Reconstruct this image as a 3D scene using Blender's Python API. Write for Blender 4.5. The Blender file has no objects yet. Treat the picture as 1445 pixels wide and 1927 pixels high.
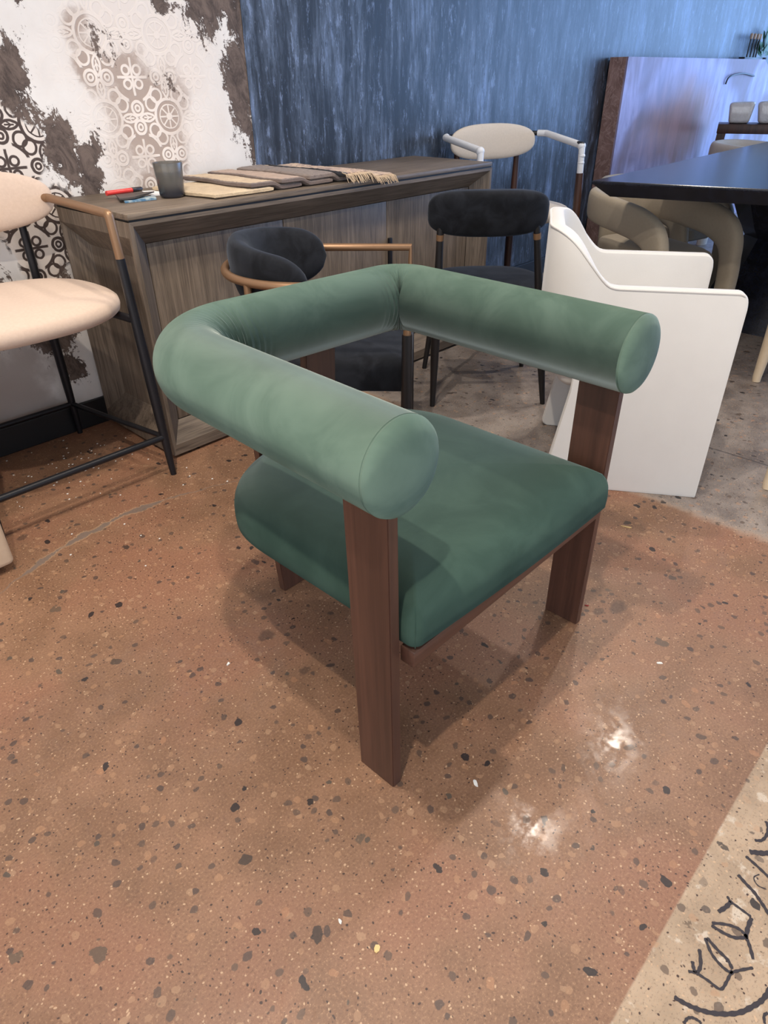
import bpy, bmesh, math, random
from mathutils import Vector, Matrix
random.seed(7)
S = bpy.context.scene
COL = S.collection
PI = math.pi

# ---------------------------------------------------------------- camera
CAM_H = 1.13
cd = bpy.data.cameras.new('camera')
cam = bpy.data.objects.new('camera', cd)
COL.objects.link(cam)
cd.sensor_fit = 'VERTICAL'
cd.sensor_height = 24.0
cd.lens = 1273.02 / 1927 * 24.0
cd.clip_start = 0.02
cr_, cu_, cf_ = (Vector((0.68558, -0.72793, -0.00992)), Vector((0.40007, 0.36535, 0.84051)), Vector((0.60821, 0.58021, -0.54170)))
cam.matrix_world = Matrix(((cr_.x, cu_.x, -cf_.x, 0), (cr_.y, cu_.y, -cf_.y, 0), (cr_.z, cu_.z, -cf_.z, CAM_H), (0, 0, 0, 1)))
S.camera = cam

# ---------------------------------------------------------------- exposure, world, lights
S.view_settings.view_transform = 'Standard'
S.view_settings.look = 'None'
S.view_settings.exposure = 0.10
S.view_settings.gamma = 1.0
S.view_settings.use_curve_mapping = False
w = bpy.data.worlds.new('world')
S.world = w
w.use_nodes = True
w.node_tree.nodes['Background'].inputs[0].default_value = (0.55, 0.72, 1.0, 1)
w.node_tree.nodes['Background'].inputs[1].default_value = 1.0

ZC = 3.05


def spot(x, y, e, tx, ty, tz=0.0, size=100, col=(1.0, 0.905, 0.79), rad=0.035, blend=0.7):
    l = bpy.data.lights.new('ceiling_spot', 'SPOT')
    l.energy = e
    l.color = col
    l.spot_size = math.radians(size)
    l.spot_blend = blend
    l.shadow_soft_size = rad
    o = bpy.data.objects.new('ceiling_spot', l)
    COL.objects.link(o)
    o.location = (x, y, ZC - 0.05)
    d = Vector((tx, ty, tz)) - o.location
    o.rotation_euler = d.to_track_quat('-Z', 'Y').to_euler()
    return o


def area(x, y, z, sx, sy, e, rot, col):
    l = bpy.data.lights.new('daylight_and_fill', 'AREA')
    l.shape = 'RECTANGLE'
    l.size, l.size_y = sx, sy
    l.energy = e
    l.color = col
    o = bpy.data.objects.new('daylight_and_fill', l)
    COL.objects.link(o)
    o.location = (x, y, z)
    o.rotation_euler = rot
    return o


spot(0.30, 0.93, 135, 0.7, 0.6, 0.0, 100)            # over the green armchair, a little behind it
spot(-0.15, 0.20, 135, 0.6, 0.8, 0.0, 100)           # above the photographer's left shoulder
spot(2.58, 1.12, 75, 2.0, 1.1, 0.0, 115, rad=0.05)
spot(3.50, 1.03, 70, 3.0, 1.1, 0.0, 115, rad=0.05)
spot(1.35, 1.20, 58, 1.40, 2.48, 1.0, 62)            # washes the mural
spot(-0.1, 1.1, 26, 0.6, 2.3, 0.6, 60)
spot(5.0, 0.9, 25, 5.2, 2.3, 0.4, 70)
area(9.35, -0.75, 1.6, 2.75, 5.6, 280, (0, math.radians(90), 0), (0.26, 0.50, 1.0))     # glazed shop front, right
area(-3.1, -0.9, 1.45, 2.5, 4.6, 62, (0, math.radians(-90), 0), (1.0, 0.95, 0.88))     # added fill from the left, brightens the bolster's outer arm
area(0.2, -4.75, 1.45, 6.2, 2.6, 60, (math.radians(90), 0, 0), (0.92, 0.95, 1.0))      # glazed shop front behind the camera


# ---------------------------------------------------------------- node helper
class V:
    __slots__ = ('g', 's')

    def __init__(self, g, s):
        self.g, self.s = g, s

    def __add__(self, o): return self.g.m('ADD', self, o)
    __radd__ = __add__
    def __sub__(self, o): return self.g.m('SUBTRACT', self, o)
    def __rsub__(self, o): return self.g.m('SUBTRACT', o, self)
    def __mul__(self, o): return self.g.m('MULTIPLY', self, o)
    __rmul__ = __mul__
    def __truediv__(self, o): return self.g.m('DIVIDE', self, o)
    def abs(self): return self.g.m('ABSOLUTE', self)


class Mat:
    def __init__(self, name, rough=0.5, **kw):
        self.mat = bpy.data.materials.new(name)
        self.mat.use_nodes = True
        self.nt = self.mat.node_tree
        self.b = self.nt.nodes['Principled BSDF']
        self.b.inputs['Roughness'].default_value = rough
        for k, v in kw.items():
            self.b.inputs[k.replace('_', ' ')].default_value = v
        tc = self.nt.nodes.new('ShaderNodeTexCoord')
        self.co = V(self, tc.outputs['Object'])
        sp = self.nt.nodes.new('ShaderNodeSeparateXYZ')
        self.nt.links.new(tc.outputs['Object'], sp.inputs[0])
        self.x, self.y, self.z = (V(self, sp.outputs[i]) for i in range(3))

    def put(self, inp, v):
        if isinstance(v, V):
            self.nt.links.new(v.s, inp)
        elif isinstance(v, (tuple, list)) and len(v) == 3 and inp.type == 'RGBA':
            inp.default_value = (*v, 1)
        else:
            inp.default_value = v

    def m(self, op, *a, clamp=False):
        n = self.nt.nodes.new('ShaderNodeMath')
        n.operation = op
        n.use_clamp = clamp
        for i, v in enumerate(a):
            self.put(n.inputs[i], v)
        return V(self, n.outputs[0])

    def mx(self, *a):
        r = a[0]
        for v in a[1:]:
            r = self.m('MAXIMUM', r, v)
        return r

    def mn(self, a, b): return self.m('MINIMUM', a, b)
    def hyp(self, a, b): return self.m('SQRT', a * a + b * b)

    def ss(self, a, b, x):
        n = self.nt.nodes.new('ShaderNodeMapRange')
        n.interpolation_type = 'SMOOTHSTEP'
        self.put(n.inputs['Value'], x)
        if a < b:
            n.inputs['From Min'].default_value, n.inputs['From Max'].default_value = a, b
            return V(self, n.outputs[0])
        n.inputs['From Min'].default_value, n.inputs['From Max'].default_value = b, a
        n.inputs['To Min'].default_value, n.inputs['To Max'].default_value = 1, 0
        return V(self, n.outputs[0])

    def vec(self, x, y, z):
        n = self.nt.nodes.new('ShaderNodeCombineXYZ')
        for i, v in enumerate((x, y, z)):
            self.put(n.inputs[i], v)
        return V(self, n.outputs[0])

    def scl(self, x, y, z): return self.vec(self.x * x, self.y * y, self.z * z)

    def noise(self, vec, scale=1.0, detail=3.0, rough=0.55, dist=0.0):
        n = self.nt.nodes.new('ShaderNodeTexNoise')
        self.put(n.inputs['Vector'], vec)
        n.inputs['Scale'].default_value = scale
        n.inputs['Detail'].default_value = detail
        n.inputs['Roughness'].default_value = rough
        n.inputs['Distortion'].default_value = dist
        return V(self, n.outputs[0])

    def vor(self, vec, scale):
        n = self.nt.nodes.new('ShaderNodeTexVoronoi')
        self.put(n.inputs['Vector'], vec)
        n.inputs['Scale'].default_value = scale
        sp = self.nt.nodes.new('ShaderNodeSeparateColor')
        self.nt.links.new(n.outputs['Color'], sp.inputs[0])
        return V(self, n.outputs['Distance']), V(self, sp.outputs[0]), V(self, sp.outputs[1])

    def mix(self, f, a, b):
        n = self.nt.nodes.new('ShaderNodeMix')
        n.data_type = 'RGBA'
        self.put(n.inputs[0], f)
        self.put(n.inputs[6], a)
        self.put(n.inputs[7], b)
        return V(self, n.outputs[2])

    def col(self, v):
        self.put(self.b.inputs['Base Color'], v)
        return self

    def rgh(self, v):
        self.put(self.b.inputs['Roughness'], v)
        return self

    def bump(self, h, strength=0.3, dist=0.002):
        n = self.nt.nodes.new('ShaderNodeBump')
        n.inputs['Strength'].default_value = strength
        n.inputs['Distance'].default_value = dist
        self.put(n.inputs['Height'], h)
        self.nt.links.new(n.outputs[0], self.b.inputs['Normal'])
        return self


def lin(r, g, b):
    f = lambda c: (c / 255 / 12.92) if c / 255 <= 0.04045 else ((c / 255 + 0.055) / 1.055) ** 2.4
    return (f(r), f(g), f(b))


def nap_normal(g, k):
    """pile of the velvet leans along the stored direction: shade with the fibre, not the backing"""
    at = g.nt.nodes.new('ShaderNodeAttribute')
    at.attribute_name = 'nap'
    src = g.b.inputs['Normal'].links[0].from_socket
    ad = g.nt.nodes.new('ShaderNodeVectorMath')
    ad.operation = 'MULTIPLY_ADD'
    g.nt.links.new(at.outputs['Vector'], ad.inputs[0])
    ad.inputs[1].default_value = (k, k, k)
    g.nt.links.new(src, ad.inputs[2])
    nm = g.nt.nodes.new('ShaderNodeVectorMath')
    nm.operation = 'NORMALIZE'
    g.nt.links.new(ad.outputs[0], nm.inputs[0])
    g.nt.links.new(nm.outputs[0], g.b.inputs['Normal'])


def set_nap(o, dirs):
    a = o.data.attributes.new('nap', 'FLOAT_VECTOR', 'POINT')
    a.data.foreach_set('vector', [c for d in dirs for c in d])


def fabric(name, c1, c2, scale=60, weave=900, sheen=0.3, rough=0.9, bump=0.25, tint=(1, 1, 1)):
    g = Mat(name, rough, Sheen_Weight=sheen, Sheen_Roughness=0.5)
    g.b.inputs['Sheen Tint'].default_value = (*tint, 1)
    g.b.inputs['Specular IOR Level'].default_value = 0.2
    n = g.noise(g.co, scale, 4)
    wv = g.noise(g.co, weave, 1)
    g.col(g.mix(g.m('ADD', n * 0.7, wv * 0.4), c1, c2))
    g.bump(wv, bump, 0.001)
    return g.mat


def velvet(name, c1, c2, sheen, tint, sc=9.0, srough=0.45, nap=0.0):
    g = Mat(name, 0.85, Sheen_Weight=sheen, Sheen_Roughness=srough)
    g.b.inputs['Sheen Tint'].default_value = (*tint, 1)
    g.b.inputs['Specular IOR Level'].default_value = 0.15
    n = g.noise(g.co, sc, 4, 0.6, 0.6)
    f = g.noise(g.co, 700, 1)
    g.col(g.mix(g.ss(0.3, 0.7, n), c1, c2))
    g.bump(f * 0.6 + g.noise(g.co, 40, 2) * 0.6, 0.12, 0.001)
    if nap:
        nap_normal(g, nap)
    return g.mat


def wood(name, c1, c2, axis='z', rough=0.45, sc=1.0, coat=0.0):
    g = Mat(name, rough)
    st = {'x': (2, 60, 60), 'y': (60, 2, 60), 'z': (60, 60, 2)}[axis]
    v = g.scl(*[s * sc for s in st])
    n = g.noise(v, 1, 5, 0.65, 0.4)
    p = g.noise(g.scl(*[s * 4 * sc for s in st]), 1, 2, 0.5)
    g.col(g.mix(g.ss(0.3, 0.72, n * 0.75 + p * 0.25), c1, c2))
    g.b.inputs['Coat Weight'].default_value = coat
    g.bump(p, 0.15, 0.0006)
    return g.mat


def plain(name, c, rough=0.5, metal=0.0, var=0.12, sc=30, bump=0.05):
    g = Mat(name, rough, Metallic=metal)
    n = g.noise(g.co, sc, 3)
    g.col(g.mix(n, tuple(v * (1 - var) for v in c), tuple(min(1, v * (1 + var)) for v in c)))
    g.bump(g.noise(g.co, sc * 12, 2), bump, 0.0005)
    return g.mat


# ---------------------------------------------------------------- mesh helpers
def obj(name, bm, mat, parent=None, smooth=True, loc=None, rotz=0.0):
    me = bpy.data.meshes.new(name)
    bmesh.ops.recalc_face_normals(bm, faces=bm.faces[:])
    bm.to_mesh(me)
    bm.free()
    if smooth:
        for p in me.polygons:
            p.use_smooth = True
        try:
            me.set_sharp_from_angle(angle=math.radians(38))
        except Exception:
            pass
    me.materials.append(mat)
    o = bpy.data.objects.new(name, me)
    COL.objects.link(o)
    if parent:
        o.parent = parent
    if loc:
        o.location = loc
    o.rotation_euler = (0, 0, rotz)
    return o


def thing(name, label, cat, loc=(0, 0, 0), rotz=0.0, group=None):
    o = bpy.data.objects.new(name, None)
    COL.objects.link(o)
    o.empty_display_size = 0.05
    o.location = loc
    o.rotation_euler = (0, 0, rotz)
    return tag(o, label, cat, group)


def tag(o, label, cat, group=None):
    o['label'] = label
    o['category'] = cat
    if group:
        o['group'] = group
    return o


def struct(name, bm, mat, smooth=False, parent=None):
    o = obj(name, bm, mat, parent, smooth)
    if not parent:
        o['kind'] = 'structure'
    return o


def dup(root, loc, rotz, label, group=None):
    r = root.copy()
    COL.objects.link(r)
    r.location = loc
    r.rotation_euler = (0, 0, rotz)
    r['label'] = label
    if group:
        r['group'] = group
    for ch in list(root.children):
        c = ch.copy()
        COL.objects.link(c)
        c.parent = r
        for gch in list(ch.children):
            d = gch.copy()
            COL.objects.link(d)
            d.parent = c
    return r


def box(bm, c, s, bev=0.004, seg=2, M=None):
    t = bmesh.new()
    bmesh.ops.create_cube(t, size=1.0)
    for v in t.verts:
        v.co = Vector((v.co.x * s[0], v.co.y * s[1], v.co.z * s[2]))
    if bev > 0:
        bmesh.ops.bevel(t, geom=t.edges[:], offset=min(bev, min(s) * 0.45), segments=seg, affect='EDGES', profile=0.5)
    for v in t.verts:
        v.co = v.co + Vector(c)
        if M:
            v.co = M @ v.co
    join(bm, t)
    return bm


def join(bm, t):
    mp = {v: bm.verts.new(v.co) for v in t.verts}
    for f in t.faces:
        try:
            bm.faces.new([mp[v] for v in f.verts])
        except ValueError:
            pass
    t.free()


def loft(bm, rings, closed=True, cap0=True, cap1=True):
    vs = [[bm.verts.new(p) for p in r] for r in rings]
    n = len(vs[0])
    for i in range(len(vs) - 1):
        for j in range(n if closed else n - 1):
            k = (j + 1) % n
            bm.faces.new((vs[i][j], vs[i][k], vs[i + 1][k], vs[i + 1][j]))
    if cap0:
        bm.faces.new(vs[0][::-1])
    if cap1:
        bm.faces.new(vs[-1])
    return vs


def frames(pts, up0=None):
    pts = [Vector(p) for p in pts]
    T = []
    for i in range(len(pts)):
        a = pts[max(0, i - 1)]
        b = pts[min(len(pts) - 1, i + 1)]
        T.append((b - a).normalized())
    u = up0 or (Vector((0, 0, 1)) if abs(T[0].z) < 0.9 else Vector((1, 0, 0)))
    out = []
    for t in T:
        u = (u - t * u.dot(t)).normalized()
        out.append((t, u, t.cross(u)))
    return pts, out


def tube(bm, pts, r, n=12, ry=None, up0=None, cap=True):
    pts, fr = frames(pts, up0)
    rings = []

    def fit(q):
        if not isinstance(q, (list, tuple)) or len(q) == len(pts):
            return q
        o_ = []
        for i in range(len(pts)):
            f_ = i / (len(pts) - 1) * (len(q) - 1)
            k_ = min(int(f_), len(q) - 2)
            o_.append(q[k_] + (q[k_ + 1] - q[k_]) * (f_ - k_))
        return o_
    r, ry = fit(r), fit(ry)
    for i, (p, (t, u, s)) in enumerate(zip(pts, fr)):
        a = r[i] if isinstance(r, (list, tuple)) else r
        b = a if ry is None else (ry[i] if isinstance(ry, (list, tuple)) else ry)
        rings.append([p + u * (a * math.cos(q)) + s * (b * math.sin(q)) for q in (2 * PI * k / n for k in range(n))])
    loft(bm, rings, True, cap, cap)
    return bm


def fillet(pts, rad, n=8):
    """polyline with its inner corners rounded"""
    pts = [Vector(p) for p in pts]
    out = [pts[0]]
    for i in range(1, len(pts) - 1):
        a, b, c = pts[i - 1], pts[i], pts[i + 1]
        d1, d2 = (a - b), (c - b)
        l1, l2 = d1.length, d2.length
        d1.normalize()
        d2.normalize()
        ang = d1.angle(d2)
        rr = rad[i - 1] if isinstance(rad, (list, tuple)) else rad
        t = min(rr / math.tan(ang / 2), l1 * 0.49, l2 * 0.49) if ang < PI - 1e-3 else 0
        rr = t * math.tan(ang / 2)
        if t <= 0:
            out.append(b)
            continue
        p0, p1 = b + d1 * t, b + d2 * t
        cen = b + (d1 + d2).normalized() * (rr / math.sin(ang / 2))
        for k in range(n + 1):
            q = k / n
            th = (p0 - cen).angle(p1 - cen)
            v = ((p0 - cen) * math.sin((1 - q) * th) + (p1 - cen) * math.sin(q * th)) / math.sin(th)
            out.append(cen + v)
    out.append(pts[-1])
    return out


def resample(pts, step):
    pts = [Vector(p) for p in pts]
    L = [0]
    for a, b in zip(pts, pts[1:]):
        L.append(L[-1] + (b - a).length)
    n = max(2, int(L[-1] / step))
    out = []
    j = 0
    for i in range(n + 1):
        s = L[-1] * i / n
        while j < len(L) - 2 and L[j + 1] < s:
            j += 1
        d = L[j + 1] - L[j]
        out.append(pts[j].lerp(pts[j + 1], (s - L[j]) / d if d else 0))
    return out


def spline(P, n=8):
    P = [Vector(p) for p in P]
    out = []
    for i in range(len(P) - 1):
        p0, p1, p2, p3 = P[max(0, i - 1)], P[i], P[i + 1], P[min(len(P) - 1, i + 2)]
        for k in range(n):
            t = k / n
            out.append(0.5 * ((2 * p1) + (p2 - p0) * t + (2 * p0 - 5 * p1 + 4 * p2 - p3) * t * t + (3 * p1 - p0 - 3 * p2 + p3) * t ** 3))
    out.append(P[-1])
    return out


def lathe(bm, prof, n=32, c=(0, 0, 0)):
    rings = [[Vector((c[0] + r * math.cos(2 * PI * k / n), c[1] + r * math.sin(2 * PI * k / n), c[2] + z)) for k in range(n)] for r, z in prof]
    loft(bm, rings, True, True, True)
    return bm


def sup(bm, a, b, c, e1=1.0, e2=1.0, n=40, m=20, f=None):
    """superellipsoid; e1 outline in xy, e2 vertical section, f = warp(v)"""
    pw = lambda v, e: math.copysign(abs(v) ** e, v)
    rings = []
    for i in range(1, m):
        ph = -PI / 2 + PI * i / m
        r = pw(math.cos(ph), e2)
        rings.append([Vector((a * r * pw(math.cos(t), e1), b * r * pw(math.sin(t), e1), c * pw(math.sin(ph), e2))) for t in (2 * PI * k / n for k in range(n))])
    if f:
        rings = [[f(v) for v in rg] for rg in rings]
    vs = loft(bm, rings, True, False, False)
    for rg, zz in ((vs[0], -c), (vs[-1], c)):
        p = Vector((0, 0, zz))
        if f:
            p = f(p)
        t = bm.verts.new(p)
        for k in range(n):
            bm.faces.new((rg[k], rg[(k + 1) % n], t))
    return bm


def inset(out, d):
    n = len(out)
    res = []
    for i in range(n):
        a, b, c = Vector(out[i - 1]), Vector(out[i]), Vector(out[(i + 1) % n])
        t = (c - a).normalized()
        res.append(Vector((b.x - t.y * d, b.y + t.x * d)))
    return res


def puffy(bm, outline, layers, crown, zc):
    """outline: CCW 2-D points; layers (inset, z); then crown [(scale, z)] toward centroid zc=(x,y)"""
    rings = []
    for d, z in layers:
        rings.append([Vector((p.x, p.y, z)) for p in inset(outline, d)])
    last = rings[-1]
    for s, z in crown:
        rings.append([Vector((zc[0] + (p.x - zc[0]) * s, zc[1] + (p.y - zc[1]) * s, z)) for p in last])
    loft(bm, rings)
    return bm


# ---------------------------------------------------------------- materials
def make_floor():
    g = Mat('polished_concrete', 0.35)
    d = g.noise(g.co, 14, 2)
    dv = g.vec(g.x + d * 0.03, g.y + g.noise(g.vec(g.x, g.y, 5.0), 14, 2) * 0.03, 0.0)
    big = g.noise(g.co, 2.2, 3)
    mid = g.noise(g.co, 9, 4, 0.6)
    fine = g.noise(g.co, 210, 3, 0.75)
    red = g.mix(g.ss(0.35, 0.65, mid * 0.6 + big * 0.4), lin(126, 93, 70), lin(146, 110, 85))
    red = g.mix(g.ss(0.45, 0.62, big), red, lin(142, 101, 78))
    gry = g.mix(g.ss(0.35, 0.65, mid * 0.7 + big * 0.3), lin(112, 103, 97), lin(150, 140, 132))
    bei = g.mix(g.ss(0.35, 0.65, mid), lin(158, 136, 112), lin(182, 158, 132))
    bei = g.mix(g.ss(0.58, 0.66, g.noise(g.co, 26, 4)), bei, lin(200, 184, 164))
    wob = (g.noise(g.co, 20, 3) - 0.5) * 0.05
    isg = g.ss(1.885, 1.925, g.x + wob)
    isb = g.ss(0.0600, 0.0555, g.y + wob * 0.04)
    rim = g.mn(g.ss(1.87, 1.90, g.x + wob), g.ss(1.95, 1.90, g.x + wob))
    c = g.mix(isg, red, gry)
    c = g.mix(rim * 0.35, c, lin(188, 172, 154))
    c = g.mix(isb, c, bei)
    # fine sand grains
    c = g.mix(g.ss(0.53, 0.68, fine) * 0.5, c, lin(186, 148, 114))
    c = g.mix(g.ss(0.46, 0.32, fine) * 0.55, c, lin(92, 64, 48))
    dst, r1, r2 = g.vor(dv, 210)
    c = g.mix(g.ss(0.92, 0.95, r1) * g.ss(0.45, 0.3, dst), c, lin(70, 50, 42))
    c = g.mix(g.ss(0.93, 0.96, r2) * g.ss(0.45, 0.3, dst) * 0.75, c, lin(204, 170, 136))
    # mid pebbles, low contrast
    dst, r1, r2 = g.vor(dv, 48)
    m1 = g.ss(0.36, 0.30, dst + (g.noise(g.co, 120, 2) - 0.5) * 0.25)
    c = g.mix(m1 * g.ss(0.80, 0.82, r1) * 0.4, c, g.mix(r2, lin(178, 132, 96), lin(184, 150, 118)))
    c = g.mix(m1 * g.ss(0.16, 0.14, r1) * 0.75, c, g.mix(r2, lin(92, 74, 62), lin(58, 52, 52)))
    # large pebbles
    dv2 = g.vec(g.x * 1.15 + g.y * 0.55 + d * 0.05, g.y * 1.0 - g.x * 0.75 + d * 0.04, 0.0)
    dst, r1, r2 = g.vor(dv2, 17)
    edge = dst + (g.noise(g.co, 55, 4) - 0.5) * 0.36
    m2 = g.ss(0.22, 0.20, edge + r2 * 0.13)
    dens = g.ss(0.27, 0.26, r1)
    c = g.mix(m2 * dens * 0.92, c, g.mix(g.ss(0.4, 0.6, r2), lin(36, 33, 35), lin(84, 74, 64)))
    c = g.mix(m2 * g.ss(0.84, 0.86, r1) * 0.4, c, lin(182, 132, 96))
    dst, r1, r2 = g.vor(g.vec(dv_x(g, 3.1), dv_y(g, 7.7), 0.0), 12)
    m3 = g.ss(0.16, 0.145, dst + (g.noise(g.co, 60, 4) - 0.5) * 0.3)
    c = g.mix(m3 * g.ss(0.2, 0.18, r1) * 0.85, c, g.mix(r2, lin(46, 41, 40), lin(104, 86, 70)))
    # filled crack on the left and hairline cracks
    wv = (g.noise(g.vec(g.x, 0.0, 0.0), 9, 4) - 0.5) * 0.05 + (g.noise(g.co, 40, 3) - 0.5) * 0.016
    px_ = g.x - 0.71
    cy = 1.787 - px_ * px_ * 0.62
    wd = g.noise(g.vec(g.x, 3.0, 0.0), 11, 4, 0.7) * 0.075 - 0.028
    dd = (g.y - cy + wv).abs()
    inx = g.ss(0.3, 0.5, g.x) * g.ss(1.05, 0.7, g.x)
    wd = wd * inx
    k = g.mx(g.ss(0.002, -0.002, dd - wd) * g.ss(0.0, 0.1, inx), g.ss(0.004, 0.002, dd) * g.ss(0.1, 0.3, g.x) * g.ss(1.3, 1.1, g.x) * 0.6)
    c = g.mix(g.ss(0.008, 0.001, (dd - wd).abs()) * inx * 0.3, c, lin(205, 176, 140))
    c = g.mix(k * 0.9, c, g.mix(mid, lin(112, 96, 86), lin(132, 116, 104)))
    dd = (g.y - (g.x - 2.05) * 0.26 - 1.71 + wv * 0.6).abs()
    k = g.ss(0.011, 0.006, dd) * g.ss(2.0, 2.06, g.x) * g.ss(2.9, 2.6, g.x)
    c = g.mix(k * 0.7, c, lin(84, 78, 74))
    dd = (g.x - 2.365 + wv * 0.25).abs()
    c = g.mix(g.ss(0.005, 0.0025, dd) * g.ss(0.7, 0.6, g.y) * 0.7, c, lin(70, 64, 62))
    dd = (g.y - 1.2 + wv * 0.5 - g.x * 0.1).abs()
    c = g.mix(g.ss(0.004, 0.002, dd) * g.ss(1.3, 1.4, g.x) * g.ss(1.8, 1.7, g.x) * 0.6, c, lin(70, 54, 46))
    # stains
    for sx, sy, rr in ((1.345, 0.472, 0.035), (0.678, 1.045, 0.03), (0.668, 0.889, 0.018), (1.30, 0.50, 0.02), (0.45, 1.9, 0.02)):
        q = g.hyp(g.x - sx, (g.y - sy) * 1.4) + (g.noise(g.co, 30, 3) - 0.5) * 0.04
        c = g.mix(g.ss(rr, rr * 0.5, q) * 0.6, c, lin(74, 58, 50))
    g.col(c)
    scr = g.noise(g.vec(g.x * 10 + g.y * 8, g.y * 90 - g.x * 90, 0.0), 1, 3)
    g.rgh(0.30 + g.noise(g.co, 30, 4, 0.7) * 0.25 + g.ss(0.5, 0.7, scr) * 0.08 + fine * 0.06)
    g.put(g.b.inputs['Coat Weight'], g.ss(0.42, 0.7, g.noise(g.co, 24, 5, 0.75)) * 0.4)
    g.b.inputs['Coat Roughness'].default_value = 0.13
    g.b.inputs['Specular IOR Level'].default_value = 0.5
    g.bump(fine * 0.5 + mid * 0.5, 0.18, 0.0012)
    return g.mat


def dv_x(g, o): return g.x + g.noise(g.vec(g.x, g.y, o), 14, 2) * 0.04 + o
def dv_y(g, o): return g.y + g.noise(g.vec(g.y, g.x, o), 14, 2) * 0.04 + o


def make_mural():
    g = Mat('stencilled_mural', 0.8)
    x, z = g.x, g.z
    # tile ornament
    p = 0.238

    def fr(v, o):
        return g.m('FRACT', (v - o) / p + 0.5) - 0.5
    wob = (g.noise(g.vec(x, 0.0, z), 40, 2) - 0.5) * 0.02
    u = (fr(x, 1.274) + wob).abs()
    v = (fr(z, 1.016) + wob).abs()
    line = lambda d, w_: g.ss(w_ * 1.25, w_ * 0.8, d.abs())
    r = g.hyp(u, v)
    su, sv = fr(x, 1.274), fr(z, 1.016)
    th = g.m('ARCTAN2', sv, su)
    spoke = g.m('SINE', th * 4.0).abs() * r
    P = g.mx(line(r - 0.225, 0.020), g.ss(0.055, 0.045, r), line(r - 0.155, 0.009),
             g.ss(0.050, 0.036, spoke) * g.ss(0.05, 0.055, r) * g.ss(0.16, 0.155, r))
    P = P * g.ss(0.27, 0.265, r)

    def motif(a, b):
        q = g.hyp(a, b - 0.12)
        o = g.mx(line(q - 0.085, 0.019), line(q - 0.035, 0.014))
        ves = g.mx(g.hyp(a - 0.14, b - 0.11), g.hyp(a - 0.14, b + 0.11)) - 0.16
        return g.mx(o, line(ves, 0.016), g.ss(0.014, 0.008, b) * g.ss(0.07, 0.08, a) * g.ss(0.21, 0.20, a),
                    g.ss(0.014, 0.008, (b - (0.165 - a) * 0.7).abs()) * g.ss(0.05, 0.04, b) * g.ss(0.09, 0.1, a))
    hu, hv = 0.5 - u, 0.5 - v
    P = g.mx(P, motif(hu, v), motif(hv, u))
    e = g.hyp(hu, hv)
    lo = g.mn(hu, hv)
    P = g.mx(P, line(e - 0.30, 0.018) * g.ss(0.10, 0.12, lo), g.ss(0.022, 0.014, lo) * g.ss(0.24, 0.22, e),
             line(g.hyp(hu - 0.085, hv - 0.085) - 0.055, 0.016),
             line(g.hyp(u - 0.27, v - 0.17) - 0.085, 0.016), line(g.hyp(u - 0.17, v - 0.27) - 0.085, 0.016))
    # brushed blobs
    dx = (g.noise(g.vec(x, 1.0, z), 5, 4, 0.6) - 0.5) * 0.22
    dz = (g.noise(g.vec(x, 7.0, z), 5, 4, 0.6) - 0.5) * 0.22

    def blob(cx, cz, rx, rz):
        return g.ss(1.35, 0.15, g.hyp((x + dx - cx) / rx, (z + dz - cz) / rz))
    tor = g.noise(g.vec(x * 1.0 + z * 0.3, 0.0, z * 0.55), 22, 6, 0.8, 0.6)
    tor2 = g.noise(g.vec(x, 4.0, z), 90, 4, 0.75)
    t = tor * 0.7 + tor2 * 0.3
    dark = g.mx(blob(1.86, 1.25, 0.09, 0.45), blob(1.84, 1.12, 0.10, 0.22), blob(1.72, 1.36, 0.15, 0.14), blob(1.862, 1.05, 0.035, 0.40), blob(1.83, 1.08, 0.09, 0.26) * 0.8, blob(1.20, 0.93, 0.07, 0.06), blob(1.33, 1.22, 0.09, 0.12) * 0.42, blob(1.52, 1.10, 0.08, 0.10) * 0.40, blob(1.00, 1.14, 0.10, 0.15), blob(1.09, 0.95, 0.11, 0.14),
                blob(1.16, 0.86, 0.08, 0.16), blob(1.56, 1.34, 0.05, 0.10), blob(1.03, 1.36, 0.07, 0.06), blob(0.90, 0.38, 0.13, 0.16),
                blob(0.95, 0.56, 0.10, 0.12), blob(0.95, 0.23, 0.06, 0.08), blob(0.72, 0.5, 0.12, 0.2), blob(0.93, 0.72, 0.12, 0.09))
    dm = g.ss(0.30, 0.36, dark * 0.62 + (t - 0.5) * 2.0)
    taupe = g.mx(blob(1.42, 1.02, 0.17, 0.15), blob(1.48, 0.90, 0.11, 0.10), blob(1.28, 1.16, 0.10, 0.10), blob(1.38, 1.12, 0.10, 0.12), blob(1.22, 1.27, 0.08, 0.08) * 0.7)
    taupe = g.mx(taupe, blob(1.45, 0.80, 0.12, 0.12), blob(1.55, 1.08, 0.10, 0.12) * 0.6, blob(1.33, 0.90, 0.1, 0.1) * 0.5)
    soft = g.mx(blob(1.36, 1.25, 0.26, 0.24), blob(1.44, 1.0, 0.28, 0.28), blob(1.55, 1.2, 0.2, 0.2))
    mot = g.noise(g.vec(x, 0.0, z), 9, 4)
    white = g.mix(mot, lin(214, 206, 198), lin(240, 236, 230))
    ground = g.mix(mot, lin(150, 128, 114), lin(176, 156, 142))
    c = g.mix(soft * 0.7, white, lin(224, 210, 198))
    c = g.mix(g.ss(0.15, 0.75, taupe + (tor2 - 0.5) * 0.5) * 0.85, c, ground)
    relief = g.mx(taupe, soft * 0.5)
    c = g.mix(P * relief, c, lin(236, 224, 212))
    drk = g.mix(g.ss(0.35, 0.65, tor), lin(66, 54, 48), lin(112, 96, 86))
    c = g.mix(dm, c, drk)
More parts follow.
